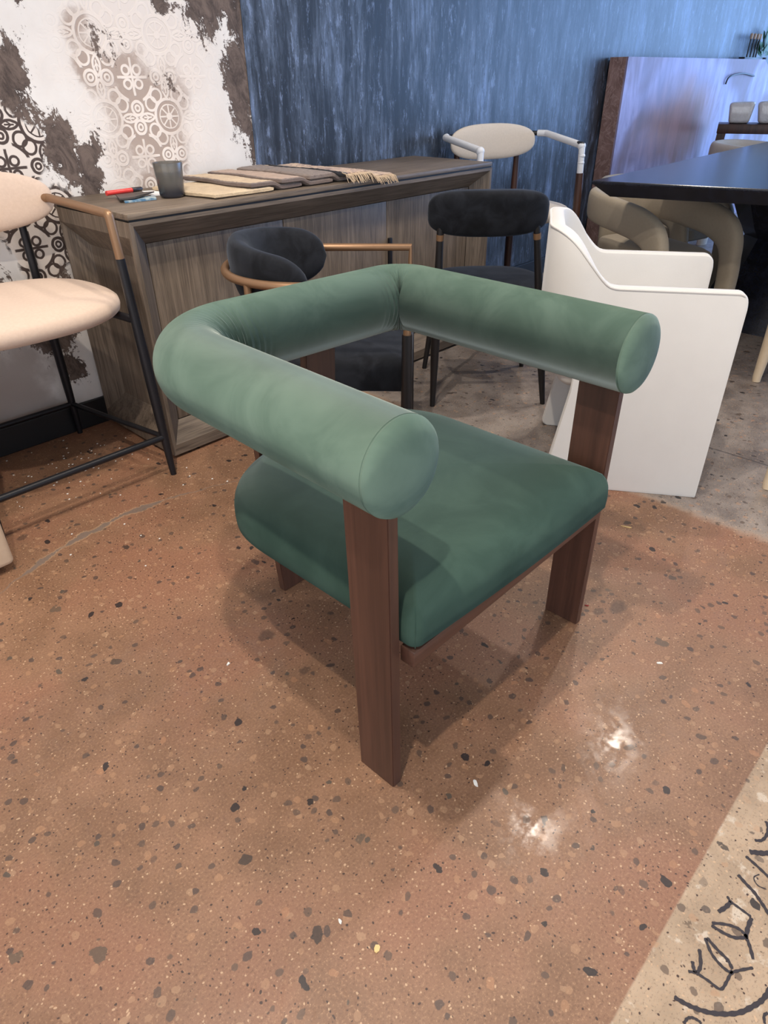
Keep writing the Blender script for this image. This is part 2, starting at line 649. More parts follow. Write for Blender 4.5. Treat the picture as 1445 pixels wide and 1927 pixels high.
    # reversed pattern: white tiles with dark outlines, lower left
    tile = g.mx(blob(0.94, 0.96, 0.11, 0.14), blob(1.00, 0.72, 0.13, 0.16), blob(0.92, 0.66, 0.1, 0.2))
    tm = g.ss(0.35, 0.55, tile + (t - 0.5) * 0.5)
    c = g.mix(tm, c, g.mix(P, lin(226, 214, 202), lin(74, 60, 54)))
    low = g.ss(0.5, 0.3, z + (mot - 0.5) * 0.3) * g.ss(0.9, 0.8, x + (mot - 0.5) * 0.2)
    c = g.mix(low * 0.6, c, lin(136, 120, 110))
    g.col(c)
    g.bump(P * relief * 0.8 + dm * -0.4 + tor * 0.4, 0.5, 0.004)
    return g.mat


def make_blue():
    g = Mat('streaked_blue_paint', 0.5)
    x, z = g.x, g.z
    wx = x + (g.noise(g.vec(x, 2.0, z), 6, 3) - 0.5) * 0.03
    a = g.noise(g.vec(wx * 11, 0.0, z * 1.7), 1, 5, 0.7, 0.4)
    b = g.noise(g.vec(wx * 42, 3.0, z * 4.5), 1, 5, 0.75, 0.3)
    m_ = g.noise(g.vec(x * 2.5, 0.0, z * 1.6), 1, 3)
    sp = g.noise(g.vec(x * 200, 0.0, z * 60), 1, 2)
    pt = g.noise(g.vec(wx * 24, 9.0, z * 7), 1, 6, 0.8)
    t = a * 0.42 + b * 0.30 + m_ * 0.28
    c = g.mix(g.ss(0.45, 0.56, t), lin(38, 41, 47), lin(80, 90, 106))
    c = g.mix(g.ss(0.53, 0.62, t) * 0.8, c, lin(118, 136, 170))
    c = g.mix(g.ss(0.47, 0.40, t) * 0.8, c, lin(24, 26, 30))
    c = g.mix(g.ss(0.54, 0.64, pt) * 0.6, c, lin(132, 148, 178))
    c = g.mix(g.ss(0.48, 0.39, pt) * 0.7, c, lin(28, 31, 36))
    c = g.mix(g.ss(0.66, 0.74, sp) * g.ss(0.42, 0.6, a) * 0.7, c, lin(176, 184, 198))
    g.col(c)
    g.rgh(0.30 + b * 0.25)
    g.bump(b * 0.6 + a * 0.4, 0.35, 0.002)
    return g.mat


def make_copper():
    g = Mat('burnished_copper_panel', 0.3, Metallic=0.25)
    a = g.noise(g.vec(g.x * 9, g.y * 9, g.z * 2.2), 1, 5, 0.6, 0.8)
    b = g.noise(g.co, 1.6, 3, 0.5, 0.4)
    c = g.mix(g.ss(0.3, 0.7, a), lin(140, 126, 150), lin(186, 174, 204))  # lavender paints the blue window's reflection into the copper
    c = g.mix(g.ss(0.46, 0.60, b) * 0.7, c, lin(112, 76, 66))
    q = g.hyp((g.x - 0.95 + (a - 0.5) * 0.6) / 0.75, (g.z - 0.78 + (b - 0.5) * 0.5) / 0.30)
    c = g.mix(g.ss(1.2, 0.3, q) * 0.85, c, g.mix(a, lin(112, 70, 48), lin(186, 124, 88)))  # brown patch paints in dark things mirrored by the front
    g.col(c)
    g.rgh(0.5 + a * 0.2)
    g.b.inputs['Coat Weight'].default_value = 0.12
    g.b.inputs['Coat Roughness'].default_value = 0.35
    g.bump(a, 0.1, 0.002)
    return g.mat


def make_swirl():
    g = Mat('swirled_brown_edge', 0.5)
    n = g.noise(g.co, 6, 4, 0.6, 2.5)
    c = g.mix(g.ss(0.3, 0.7, g.noise(g.co, 12, 4)), lin(128, 98, 90), lin(160, 128, 120))
    c = g.mix(g.ss(0.035, 0.0, (n - 0.5).abs()) * 0.5, c, lin(196, 166, 158))
    return g.col(c).mat


def make_oak(name, axis):
    g = Mat(name, 0.55)
    st = {'x': (1.6, 45, 45), 'z': (45, 45, 1.6), 'y': (45, 1.6, 45)}[axis]
    n = g.noise(g.scl(*st), 1, 5, 0.6, 1.0)
    f = g.noise(g.scl(*[s * 5 for s in st]), 1, 3, 0.6)
    bg = g.noise(g.co, 3, 2)
    c = g.mix(g.ss(0.32, 0.7, n * 0.7 + bg * 0.3), lin(90, 78, 66), lin(128, 113, 98))
    c = g.mix(g.ss(0.52, 0.36, f) * 0.55, c, lin(64, 54, 46))
    g.col(c)
    g.bump(f, 0.3, 0.0012)
    return g.mat


M_floor = make_floor()
M_mural = make_mural()
M_blue = make_blue()
M_black = plain('black_paint', (0.006, 0.006, 0.007), 0.45)
M_white = plain('white_plaster', (0.75, 0.73, 0.7), 0.9)
M_glass = Mat('window_glass', 0.02, Transmission_Weight=1.0).mat
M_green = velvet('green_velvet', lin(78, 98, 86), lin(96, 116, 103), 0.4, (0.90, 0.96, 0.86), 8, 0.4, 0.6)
M_green_seat = velvet('green_velvet_shaded', lin(46, 66, 57), lin(58, 79, 69), 0.4, (0.80, 0.95, 0.84), 8, 0.4, 0.42)  # same velvet as the bolster, darkened to paint in the seat's shade
M_seam = plain('green_thread', lin(40, 66, 56), 0.9)
M_walnut = wood('walnut', lin(66, 44, 36), lin(92, 62, 50), 'z', 0.36, 0.5)
M_walnutx = wood('walnut_rail', lin(66, 44, 36), lin(92, 62, 50), 'x', 0.36, 0.5)
M_oakz = make_oak('grey_oak_upright', 'z')
M_oakx = make_oak('grey_oak_long', 'x')
M_oaky = make_oak('grey_oak_cross', 'y')
M_linen = fabric('cream_linen', lin(188, 164, 146), lin(212, 190, 172), 120, 900, 0.15)
M_linen2 = fabric('oat_linen', lin(196, 184, 170), lin(220, 208, 194), 120, 900, 0.15)
M_bronze = plain('brushed_bronze', lin(142, 110, 82), 0.42, 0.55, 0.1)
M_blackm = plain('black_metal', (0.012, 0.012, 0.015), 0.4, 0.3)
M_darkwood = wood('dark_walnut', lin(52, 32, 26), lin(84, 54, 42), 'z', 0.4, 0.6)
g = Mat('white_foam_wrap', 0.45)
g.col(g.mix(g.ss(0.655, 0.67, g.noise(g.scl(9, 9, 14), 1, 1)), (0.76, 0.77, 0.80), (0.02, 0.02, 0.025)))
g.bump(g.noise(g.co, 60, 3, 0.6, 1.0), 0.5, 0.003)
M_foam = g.mat
M_blkvel = velvet('black_velvet', lin(14, 15, 18), lin(32, 34, 39), 0.16, (0.55, 0.62, 0.75), 14)
M_blkwood = wood('black_wood', lin(14, 13, 14), lin(30, 26, 26), 'z', 0.45)
M_offwhite = fabric('off_white_velvet', lin(204, 200, 194), lin(222, 218, 212), 7, 700, 0.3, 0.85, 0.08)
M_taupe = fabric('taupe_fabric', lin(168, 154, 134), lin(186, 172, 150), 90, 800, 0.15)
M_tbl = wood('black_stained_wood', lin(16, 17, 24), lin(34, 37, 50), 'x', 0.22, 0.4)
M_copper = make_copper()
M_swirl = make_swirl()
M_beige = fabric('beige_upholstery', lin(190, 164, 138), lin(206, 182, 156), 60, 700, 0.1)
M_creamleg = fabric('cream_upholstery', lin(206, 184, 154), lin(220, 200, 172), 60, 700, 0.1)

# ---------------------------------------------------------------- room
WY = 2.48
XL, XR, YF = -3.2, 9.6, -5.0
bm = bmesh.new()
box(bm, ((XL + XR) / 2, (YF + WY) / 2, -0.05), (XR - XL, WY - YF, 0.1), 0)
floor = struct('floor', bm, M_floor)
bm = bmesh.new()
box(bm, ((XL + 1.874) / 2, WY + 0.05, ZC / 2), (1.874 - XL, 0.1, ZC), 0)
struct('wall_back', bm, M_mural)
bm = bmesh.new()
box(bm, ((XR + 1.874) / 2, WY + 0.048, ZC / 2), (XR - 1.874, 0.1, ZC), 0)
struct('wall_back_blue', bm, M_blue)
def holed(axis, pos, a0, a1, h0, h1, z0, z1):
    """wall with a window opening h0..h1 x z0..z1"""
    bm = bmesh.new()
    for (p, q, r, s) in ((a0, h0, 0, ZC), (h1, a1, 0, ZC), (h0, h1, 0, z0), (h0, h1, z1, ZC)):
        if q - p < 1e-4 or s - r < 1e-4:
            continue
        if axis == 'x':
            box(bm, (pos, (p + q) / 2, (r + s) / 2), (0.1, q - p, s - r), 0)
        else:
            box(bm, ((p + q) / 2, pos, (r + s) / 2), (q - p, 0.1, s - r), 0)
    return bm


struct('wall_left', holed('x', XL - 0.05, YF, WY, -3.3, 1.5, 0.2, 2.75), M_white)
struct('wall_right', holed('x', XR + 0.05, YF, WY, -3.7, 2.2, 0.15, 3.0), M_white)
struct('wall_front', holed('y', YF - 0.05, XL, XR, -3.0, 3.4, 0.1, 2.8), M_white)
bm = bmesh.new()
box(bm, ((XL + XR) / 2, (YF + WY) / 2, ZC + 0.05), (XR - XL, WY - YF, 0.1), 0)
struct('ceiling', bm, M_white)
bm = bmesh.new()
box(bm, ((XL + XR) / 2, WY - 0.008, 0.05), (XR - XL, 0.016, 0.1), 0.003)
struct('baseboard_back', bm, M_black)

# marker drawing on the bare concrete, bottom right
LINES = [
    ([(0.605,0.006),(0.608,-0.009),(0.613,-0.024),(0.622,-0.041),(0.635,-0.057),(0.651,-0.071),(0.670,-0.081),(0.687,-0.088),(0.704,-0.091),(0.727,-0.093)], 5),
    ([(0.652,0.005),(0.658,-0.005),(0.660,-0.022),(0.661,-0.039),(0.676,-0.042),(0.693,-0.043),(0.705,-0.050),(0.723,-0.064)], 3.2),
    ([(0.670,0.006),(0.661,0.000),(0.658,-0.005)], 4), ([(0.694,0.005),(0.674,-0.005),(0.660,-0.006)], 4),
    ([(0.716,0.005),(0.701,-0.010),(0.694,-0.026),(0.693,-0.040),(0.698,-0.043)], 3.6), ([(0.718,0.003),(0.712,-0.015),(0.708,-0.032),(0.700,-0.042)], 4),
    ([(0.741,0.005),(0.743,-0.015),(0.748,-0.029),(0.758,-0.041),(0.750,-0.050),(0.735,-0.060)], 4),
    ([(0.745,0.006),(0.758,-0.011),(0.765,-0.027),(0.763,-0.038),(0.760,-0.042)], 3.6), ([(0.758,-0.041),(0.777,-0.038),(0.796,-0.037)], 5),
    ([(0.797,-0.036),(0.798,-0.020),(0.799,-0.004),(0.804,0.004)], 3.2), ([(0.799,-0.004),(0.785,-0.001),(0.769,0.005)], 5),
    ([(0.852,0.004),(0.846,-0.010),(0.840,-0.026),(0.831,-0.040),(0.821,-0.054),(0.810,-0.067)], 4.5),
    ([(0.894,0.006),(0.889,-0.014),(0.883,-0.034),(0.880,-0.047)], 4), ([(0.906,0.004),(0.915,-0.008),(0.925,-0.020),(0.937,-0.029)], 7),
    ([(0.934,0.005),(0.942,-0.004),(0.958,-0.007),(0.975,-0.004),(0.985,0.003)], 4), ([(0.583,-0.018),(0.592,-0.019),(0.598,-0.024),(0.600,-0.032),(0.599,-0.036)], 3),
    ([(0.877,-0.022),(0.865,-0.017),(0.856,-0.026),(0.859,-0.039)], 1.5), ([(0.677,-0.100),(0.670,-0.097),(0.660,-0.101)], 3)]
bm = bmesh.new()
for L, wd in LINES:
    P = spline([(a, b, 0.0006) for a, b in L], 6)
    row = []
    for i, p in enumerate(P):
        t = (P[min(i + 1, len(P) - 1)] - P[max(i - 1, 0)]).normalized()
        n = Vector((-t.y, t.x, 0)) * wd * 0.00065 * (1 + 0.18 * math.sin(i * 1.7)) * (0.65 if i in (0, len(P) - 1) else 1)
        row.append((bm.verts.new(p + n), bm.verts.new(p - n)))
    for a, b in zip(row, row[1:]):
        bm.faces.new((a[0], a[1], b[1], b[0]))
M_marker = plain('black_marker', lin(52, 46, 50), 0.7, 0, 0.3, 200)
o = obj('floor_drawing', bm, M_marker, floor, False)
o['label'] = 'black marker flower drawing on the pale strip of floor'


# ---------------------------------------------------------------- green armchair (world-aligned)
def green_chair():
    R0 = Vector((0.91, 0.83, 0))
    t = thing('barrel_armchair', 'green velvet armchair with thick rolled bolster back and walnut plank legs', 'armchair', R0)
    L = lambda x, y, z: Vector((x, y, z)) - R0
    zt, r = 0.683, 0.074
    path = fillet([L(0.598, 0.542, zt), L(0.622, 1.170, zt), L(1.238, 1.120, zt), L(1.226, 0.505, zt)], [0.14, 0.07], 30)
    path = resample(path, 0.004)
    n = 56
    pts, fr = frames(path, Vector((0, 0, 1)))
    # inner creases where the bolster turns
    turn = []
    for i in range(len(pts)):
        a, b = fr[max(0, i - 4)][0], fr[min(len(pts) - 1, i + 4)][0]
        turn.append(a.angle(b, 0.0))
    mid1 = max(range(len(pts) // 2), key=lambda i: turn[i])
    arcs = [i for i in range(len(pts)) if turn[i] > 0.05]
    h = len(pts) // 2
    a1 = [i for i in arcs if i < h]
    a2 = [i for i in arcs if i >= h]
    rings = []
    for i, (p, (tt, u, s)) in enumerate(zip(pts, fr)):
        ring = []
        for k in range(n):
            q = 2 * PI * k / n
            rr = r
            inner = math.sin(q)     # s side sign decided below
            for arc in (a1, a2):
                sh = 10 if arc is a1 else -7
                c = (arc[0] + arc[-1]) / 2
                cs = c
                c += sh
                hw = (arc[-1] - arc[0]) / 2 + 4
                if abs(i - c) < hw:
                    wgt = math.cos((i - c) / hw * PI / 2) ** 0.6
                    face = max(0.0, inner + 0.15) ** 1.2
                    if arc is a2:
                        rr -= 0.0022 * math.exp(-((i - cs) / 0.9) ** 2) * max(0.0, inner + 0.5)
                    rr -= 0.0042 * wgt * face * (0.5 + 0.5 * math.cos((i - c) * 2 * PI / 3.4 + math.sin(q * 3) * 0.8))
            ring.append(p + u * (rr * 1.03 * math.cos(q)) + s * (rr * math.sin(q)))
        rings.append(ring)
    bm = bmesh.new()
    loft(bm, rings, True, False, False)
    naps = []
    for i, (p, (tt, u, s)) in enumerate(zip(pts, fr)):
        naps += [s * math.cos(2 * PI * k / n) - u * math.sin(2 * PI * k / n) for k in range(n)]
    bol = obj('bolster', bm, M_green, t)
    set_nap(bol, naps)
    for end, sg in ((0, -1), (-1, 1)):
        p, (tt, u, s) = pts[end], fr[end]
        d = tt * sg
        cap = []
        for k, (rad, off) in enumerate(((1.0, -0.001), (0.985, 0.0012), (1.0, 0.004), (0.975, 0.009), (0.90, 0.0135), (0.75, 0.0175), (0.5, 0.0205), (0.22, 0.022), (0.05, 0.0222))):
            cap.append([p + d * off + u * (r * 1.03 * rad * math.cos(2 * PI * j / n)) + s * (r * rad * math.sin(2 * PI * j / n)) for j in range(n)])
        bm = bmesh.new()
        loft(bm, cap, True, True, True)
        ce = obj('bolster_end', bm, M_green, bol)
        set_nap(ce, [(0, 0, 1)] * len(ce.data.vertices))
    # seat cushion: straight front, rounded back
    out = []
    x0, x1, yf, yc, yb = 0.604, 1.212, 0.502, 0.90, 1.137
    cx, hw = (x0 + x1) / 2, (x1 - x0) / 2
    rc = 0.022
    for k in range(9):
        q = PI + PI / 2 * k / 8
        out.append((x0 + rc + rc * math.cos(q), yf + rc + rc * math.sin(q)))
    for k in range(1, 16):
        out.append((x0 + rc + (x1 - x0 - 2 * rc) * k / 16, yf - 0.006 * math.sin(PI * k / 16)))
    for k in range(9):
        q = -PI / 2 + PI / 2 * k / 8
        out.append((x1 - rc + rc * math.cos(q), yf + rc + rc * math.sin(q)))
    for k in range(1, 10):
        out.append((x1, yf + rc + (yc - yf - rc) * k / 10))
    pw = lambda v, e: math.copysign(abs(v) ** e, v)
    for k in range(49):
        q = PI * k / 48
        out.append((cx + hw * pw(math.cos(q), 0.84), yc + (yb - yc) * pw(math.sin(q), 0.84)))
    for k in range(1, 10):
        out.append((x0, yc - (yc - yf - rc) * k / 10))
    out = [Vector((a - R0.x, b - R0.y + (0.008 - 0.017 * (a - x0) / (x1 - x0)) * max(0.0, min(1.0, (0.85 - b) / 0.3)))) for a, b in out]
    lay = [(0.014, 0.349), (0.004, 0.352), (0.0, 0.358), (-0.001, 0.378), (0.0, 0.396), (0.003, 0.410), (0.009, 0.4225), (0.017, 0.432)]
    crown = [(0.968, 0.4385), (0.93, 0.4455), (0.88, 0.4515), (0.80, 0.456), (0.7, 0.459), (0.5, 0.4615), (0.25, 0.4625), (0.05, 0.463)]
    bm = bmesh.new()
    puffy(bm, out, lay, crown, (cx - R0.x, 0.81 - R0.y))
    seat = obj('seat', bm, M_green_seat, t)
    nd = []
    for v in seat.data.vertices:
        q = min(1.0, max(0.0, (v.co.z - 0.40) / 0.045))
        nd.append((0, 0.5 * q, 2.0 * (1 - q)))
    set_nap(seat, nd)
    for xx, sg in ((x0, 1), (x1, -1)):
        bm = bmesh.new()
        ys = yf + (0.008 if sg > 0 else -0.009)
        tube(bm, spline([L(xx + sg * 0.0066, ys + 0.0066, 0.353), L(xx + sg * 0.0062, ys + 0.0062, 0.378), L(xx + sg * 0.0066, ys + 0.0066, 0.396), L(xx + sg * 0.0090, ys + 0.0090, 0.410), L(xx + sg * 0.0133, ys + 0.0133, 0.4225), L(xx + sg * 0.0195, ys + 0.0195, 0.432)], 8), 0.0009, 6)
        obj('seam', bm, M_seam, seat)
    # plank legs
    def plank(b0, b1, t0, t1, z0, z1):
        rings = []
        for (a, b), z in (((b0, b1), z0), ((t0, t1), z1)):
            rings.append([L(a[0], a[1], z), L(b[0], a[1], z), L(b[0], b[1], z), L(a[0], b[1], z)])
        bm = bmesh.new()
        loft(bm, rings)
        bmesh.ops.bevel(bm, geom=bm.edges[:], offset=0.0015, segments=2, affect='EDGES')
        obj('leg', bm, M_walnut, t, True)
    plank((0.581, 0.538), (0.603, 0.625), (0.568, 0.536), (0.590, 0.628), 0, 0.665)
    plank((1.214, 0.517), (1.236, 0.603), (1.212, 0.517), (1.234, 0.606), 0, 0.665)
    plank((0.816, 1.1385), (0.904, 1.161), (0.772, 1.1385), (0.862, 1.161), 0, 0.66)
    plank((0.918, 1.1385), (1.006, 1.161), (0.948, 1.1385), (1.038, 1.161), 0, 0.66)
    bm = bmesh.new()
    box(bm, L(0.908, 0.528, 0.331), (0.608, 0.03, 0.034), 0.002)
    box(bm, L(0.908, 1.05, 0.334), (0.40, 0.03, 0.030), 0.002)
    for xx in (0.70, 1.116):
        box(bm, L(xx, 0.80, 0.335), (0.03, 0.50, 0.028), 0.002)
    obj('under_frame', bm, M_walnutx, t)
    return t


green_chair()


# ---------------------------------------------------------------- sideboard
def sideboard():
    X0, X1, Y0, Y1, H = 1.023, 2.822, 1.99, 2.462, 0.80
    t = thing('sideboard', 'grey oak sideboard with picture-frame front standing against the stencilled wall', 'sideboard', (X0, Y0, 0))
    o3 = Vector((X0, Y0, 0))

    def quad(bm, *p):
        bm.faces.new([bm.verts.new(Vector(q) - o3) for q in p])
    # top slab
    bm = bmesh.new()
    box(bm, Vector(((X0 + X1) / 2, (Y0 + Y1) / 2, H - 0.0085)) - o3, (X1 - X0, Y1 - Y0, 0.017), 0.003)
    obj('top', bm, M_oakx, t)
    bm = bmesh.new()
    box(bm, Vector(((X0 + X1) / 2, (Y0 + Y1) / 2, H - 0.0195)) - o3, (X1 - X0 - 0.008, Y1 - Y0 - 0.006, 0.006), 0)
    obj('groove', bm, M_black, t)
    ht = H - 0.022
    fo = (X0 + 0.013, X1 - 0.013, 0.050, ht - 0.012)      # outer rim of the bevel
    fi = (1.096, 2.738, 0.109, 0.703)                      # panel opening
    yd = Y0 + 0.062
    # horizontal members
    bm = bmesh.new()
    quad(bm, (X0, Y0, ht), (X1, Y0, ht), (fo[1], Y0, fo[3]), (fo[0], Y0, fo[3]))
    quad(bm, (fo[0], Y0, fo[3]), (fo[1], Y0, fo[3]), (fi[1], yd, fi[3]), (fi[0], yd, fi[3]))
    obj('upper_rail', bm, M_oakx, t, False)
    bm = bmesh.new()
    quad(bm, (fo[0], Y0, fo[2]), (fo[1], Y0, fo[2]), (X1, Y0, 0.012), (X0, Y0, 0.012))
    quad(bm, (fi[0], yd, fi[2]), (fi[1], yd, fi[2]), (fo[1], Y0, fo[2]), (fo[0], Y0, fo[2]))
    quad(bm, (X0, Y0, 0.012), (X1, Y0, 0.012), (X1, Y1, 0.012), (X0, Y1, 0.012))
    obj('lower_rail', bm, M_oakx, t, False)
    bm = bmesh.new()
    quad(bm, (X0, Y0, 0.012), (X0, Y0, ht), (fo[0], Y0, fo[3]), (fo[0], Y0, fo[2]))
    quad(bm, (fo[0], Y0, fo[2]), (fo[0], Y0, fo[3]), (fi[0], yd, fi[3]), (fi[0], yd, fi[2]))
    obj('stile', bm, M_oakz, t, False)
    bm = bmesh.new()
    quad(bm, (X1, Y0, 0.012), (X1, Y0, ht), (fo[1], Y0, fo[3]), (fo[1], Y0, fo[2]))
    quad(bm, (fo[1], Y0, fo[2]), (fo[1], Y0, fo[3]), (fi[1], yd, fi[3]), (fi[1], yd, fi[2]))
    obj('stile', bm, M_oakz, t, False)
    # bevelled ends
    for xe, sg in ((X0, 1), (X1, -1)):
        bm = bmesh.new()
        a = (Y0 + 0.013, Y1 - 0.004, 0.05, ht - 0.045)
        b = (Y0 + 0.075, Y1 - 0.075, 0.125, ht - 0.12)
        xi = xe + sg * 0.055
        O = [(xe, Y0, 0.012), (xe, Y1, 0.012), (xe, Y1, ht), (xe, Y0, ht)]
        A = [(xe, a[0], a[2]), (xe, a[1], a[2]), (xe, a[1], a[3]), (xe, a[0], a[3])]
        B = [(xi, b[0], b[2]), (xi, b[1], b[2]), (xi, b[1], b[3]), (xi, b[0], b[3])]
        for p, q in ((O, A), (A, B)):
            for k in range(4):
                quad(bm, p[k], p[(k + 1) % 4], q[(k + 1) % 4], q[k])
        quad(bm, *B)
        obj('end_panel', bm, M_oakz, t, False)
    bm = bmesh.new()
    quad(bm, (X0, Y1, 0.012), (X1, Y1, 0.012), (X1, Y1, ht), (X0, Y1, ht))
    obj('back_panel', bm, M_oakz, t, False)
    xs = (fi[0] + 0.001, 1.644, 2.188, fi[1] - 0.001)
    for k in range(3):
        bm = bmesh.new()
        box(bm, Vector(((xs[k] + xs[k + 1]) / 2, yd + 0.011, (fi[2] + fi[3]) / 2)) - o3, (xs[k + 1] - xs[k] - 0.004, 0.022, fi[3] - fi[2] - 0.004), 0.0012)
        d = obj('door', bm, M_oakz, t)
        if k == 2:
            bm = bmesh.new()
            box(bm, Vector((xs[k] + 0.012, yd - 0.006, 0.41)) - o3, (0.017, 0.014, 0.30), 0.002)
            h = obj('handle', bm, M_blackm, d)
            h['label'] = 'black upright pull'
    bm = bmesh.new()
    box(bm, Vector(((X0 + X1) / 2, (Y0 + Y1) / 2 + 0.02, 0.0065)) - o3, (X1 - X0 - 0.03, Y1 - Y0 - 0.05, 0.013), 0)
    obj('plinth', bm, M_black, t)
    return t


sideboard()
HS = 0.80

# candle
t = thing('candle', 'smoked glass jar candle on the left end of the grey sideboard', 'candle', (1.300, 2.190, HS))
bm = bmesh.new()
lathe(bm, [(0.0005, 0.0), (0.032, 0.0), (0.037, 0.003), (0.040, 0.010), (0.0435, 0.06), (0.047, 0.102), (0.0465, 0.1035), (0.0445, 0.102), (0.041, 0.06), (0.0365, 0.012), (0.0005, 0.009)], 48)
g = Mat('smoked_glass', 0.25, Transmission_Weight=0.55)
g.col(g.mix(g.ss(0.01, 0.05, g.z), lin(66, 68, 78), lin(126, 122, 116)))
obj('jar', bm, g.mat, t)
bm = bmesh.new()
lathe(bm, [(0.0005, 0.0095), (0.036, 0.0125), (0.0405, 0.06), (0.0425, 0.078), (0.0005, 0.079)], 40)
obj('wax', bm, plain('candle_wax', lin(222, 206, 170), 0.5), t)
bm = bmesh.new()
tube(bm, [(0, 0, 0.075), (0.001, 0, 0.081), (0.003, 0.001, 0.085)], 0.0009, 6)
obj('wick', bm, M_black, t)


# papers
def sheet(name, pts, z, th, mat, label, cat):
    c = sum((Vector(p) for p in pts), Vector((0, 0))) / len(pts)
    bm = bmesh.new()
    rings = [[Vector((p[0] - c.x, p[1] - c.y, zz + 0.002 * math.sin(i * 1.9))) for i, p in enumerate(pts)] for zz in (0.002, 0.002 + th)]
    for v in rings[0]:
        v.z = 0.0
    loft(bm, rings)
    bmesh.ops.bevel(bm, geom=bm.edges[:], offset=0.0006, segments=1, affect='EDGES')
    o = obj(name, bm, mat, None, False, (c.x, c.y, z))
    return tag(o, label, cat)


gp = Mat('blue_printed_leaflet', 0.4)
gp.col(gp.mix(gp.ss(0.4, 0.6, gp.noise(gp.co, 40, 3)), lin(80, 120, 150), lin(170, 186, 190)))
sheet('leaflet', [(1.128, 2.190), (1.232, 2.176), (1.262, 2.236), (1.160, 2.262)], HS + 0.0002, 0.004, gp.mat, 'blue printed leaflet under the dark folder on the sideboard', 'leaflet')
sheet('folder', [(1.120, 2.205), (1.170, 2.195), (1.285, 2.275), (1.165, 2.315)], HS + 0.0085, 0.003, plain('dark_card', lin(70, 62, 58), 0.5), 'dark brown card folder on the sideboard beside the candle', 'folder')
gp = Mat('printed_paper', 0.6)
gp.col(gp.mix(gp.ss(0.55, 0.6, gp.noise(gp.co, 30, 2)) * gp.ss(0.012, 0.0, (gp.x + 0.01).abs()), lin(238, 236, 236), lin(226, 150, 150)))
sheet('paper_sheet', [(1.262, 2.262), (1.330, 2.225), (1.395, 2.335), (1.300, 2.385)], HS + 0.0002, 0.0015, gp.mat, 'white printed paper lying behind the candle', 'paper')
t = thing('marker_pen', 'red marker pen lying on the dark folder', 'pen', (1.180, 2.318, HS + 0.0), math.radians(4))
bm = bmesh.new()
tube(bm, [(-0.045, 0, 0.0175), (0.05, 0, 0.0175)], 0.0075, 14)
obj('barrel', bm, plain('red_plastic', lin(214, 62, 58), 0.3), t)
bm = bmesh.new()
tube(bm, [(0.051, 0, 0.0175), (0.085, 0, 0.0175), (0.09, 0, 0.0175)], [0.008, 0.0075, 0.004], 14)
obj('cap', bm, plain('dark_plastic', lin(40, 36, 40), 0.3), t)


# carpet samples, shingled from left to right
RUGS = []


def rug(k, xl, xr, yf, yb, zl, zr, th, mat, label, fringe=False, skew=0.0):
    cx = (xl + xr) / 2
    t = thing('carpet_sample', label, 'carpet sample', (cx, (yf + yb) / 2, HS), 0, 'folded carpet samples on the sideboard')
    nx, ny = 36, 52
    rim = []
    bm = bmesh.new()
    rnd = random.Random(k)
    prev = list(RUGS)

    def under(x):
        z = 0.0006
        for (a, b, f, h_) in prev:
            if x > a - 0.004:
                q_ = 1.0 if x < b else max(0.0, 1 - (x - b) / 0.05)
                q_ = q_ * q_ * (3 - 2 * q_)
                z = max(z, (f(min(x, b)) + h_ + 0.001) * q_)
        return z
    RUGS.append((xl, xr, under, th))
    rings = []
    for j in range(ny + 1):
        v = j / ny
        y = (yf + (yb - yf) * v) - (yf + yb) / 2
        ring = []
        ev = min(1, min(v, 1 - v) * (yb - yf) / 0.014)
        for s in (0, 1):
            for i in (range(nx + 1) if s == 0 else range(nx, -1, -1)):
                uu = i / nx
                x = xl + (xr - xl) * uu - cx + skew * (v - 0.5) + 0.005 * math.sin(v * 9 + k) + rnd.uniform(-0.0012, 0.0012)
                eu = min(1, min(uu, 1 - uu) * (xr - xl) / 0.014)
                e = math.sqrt(max(0, 1 - (1 - min(eu, ev)) ** 2)) * 0.5 + 0.5 * min(eu, ev) * 0 + 0.5
                base = under(xl + (xr - xl) * uu) + 0.0008 * (1 + math.sin(v * 7 + uu * 5 + k))
                mid = base + th / 2
                zz = mid + (th / 2) * e * (1 if s else -1) + (rnd.uniform(-0.0009, 0.0009) if s else 0)
                rim.append(1.0 - min(eu, ev) if s else 1.0)
                ring.append(Vector((x, y + rnd.uniform(-0.001, 0.001), zz)))
        rings.append(ring)
    loft(bm, rings)
    po = obj('pile', bm, mat, t)
    at = po.data.attributes.new('rim', 'FLOAT', 'POINT')
    at.data.foreach_set('value', rim)
    if fringe:
        for yy, sg, nm in ((yf, -1, 'fringe'), (yb, 1, 'fringe')):
            bm = bmesh.new()
            for q in range(70):
                uu = (q + rnd.random()) / 70
                x = xl + (xr - xl) * uu - cx + skew * (-0.5 if sg < 0 else 0.5)
                z0 = under(xl + (xr - xl) * uu) + th * 0.5
                y0 = yy - (yf + yb) / 2
                ln = rnd.uniform(0.03, 0.045)
                dx = rnd.uniform(-0.012, 0.012)
                zend = max(0.002, z0 - 0.6 * ln) if (sg > 0) else z0 - rnd.uniform(0.015, 0.03)
                tube(bm, [(x, y0 - sg * 0.004, z0), (x + dx * 0.4, y0 + sg * ln * 0.5, z0 - 0.003 if sg < 0 else z0), (x + dx, y0 + sg * ln, zend if sg > 0 else max(zend, -0.02))], [0.0018, 0.0016, 0.0008], 5)
            f = obj(nm, bm, M_fringe, t)
            f['kind'] = 'stuff'
    return t


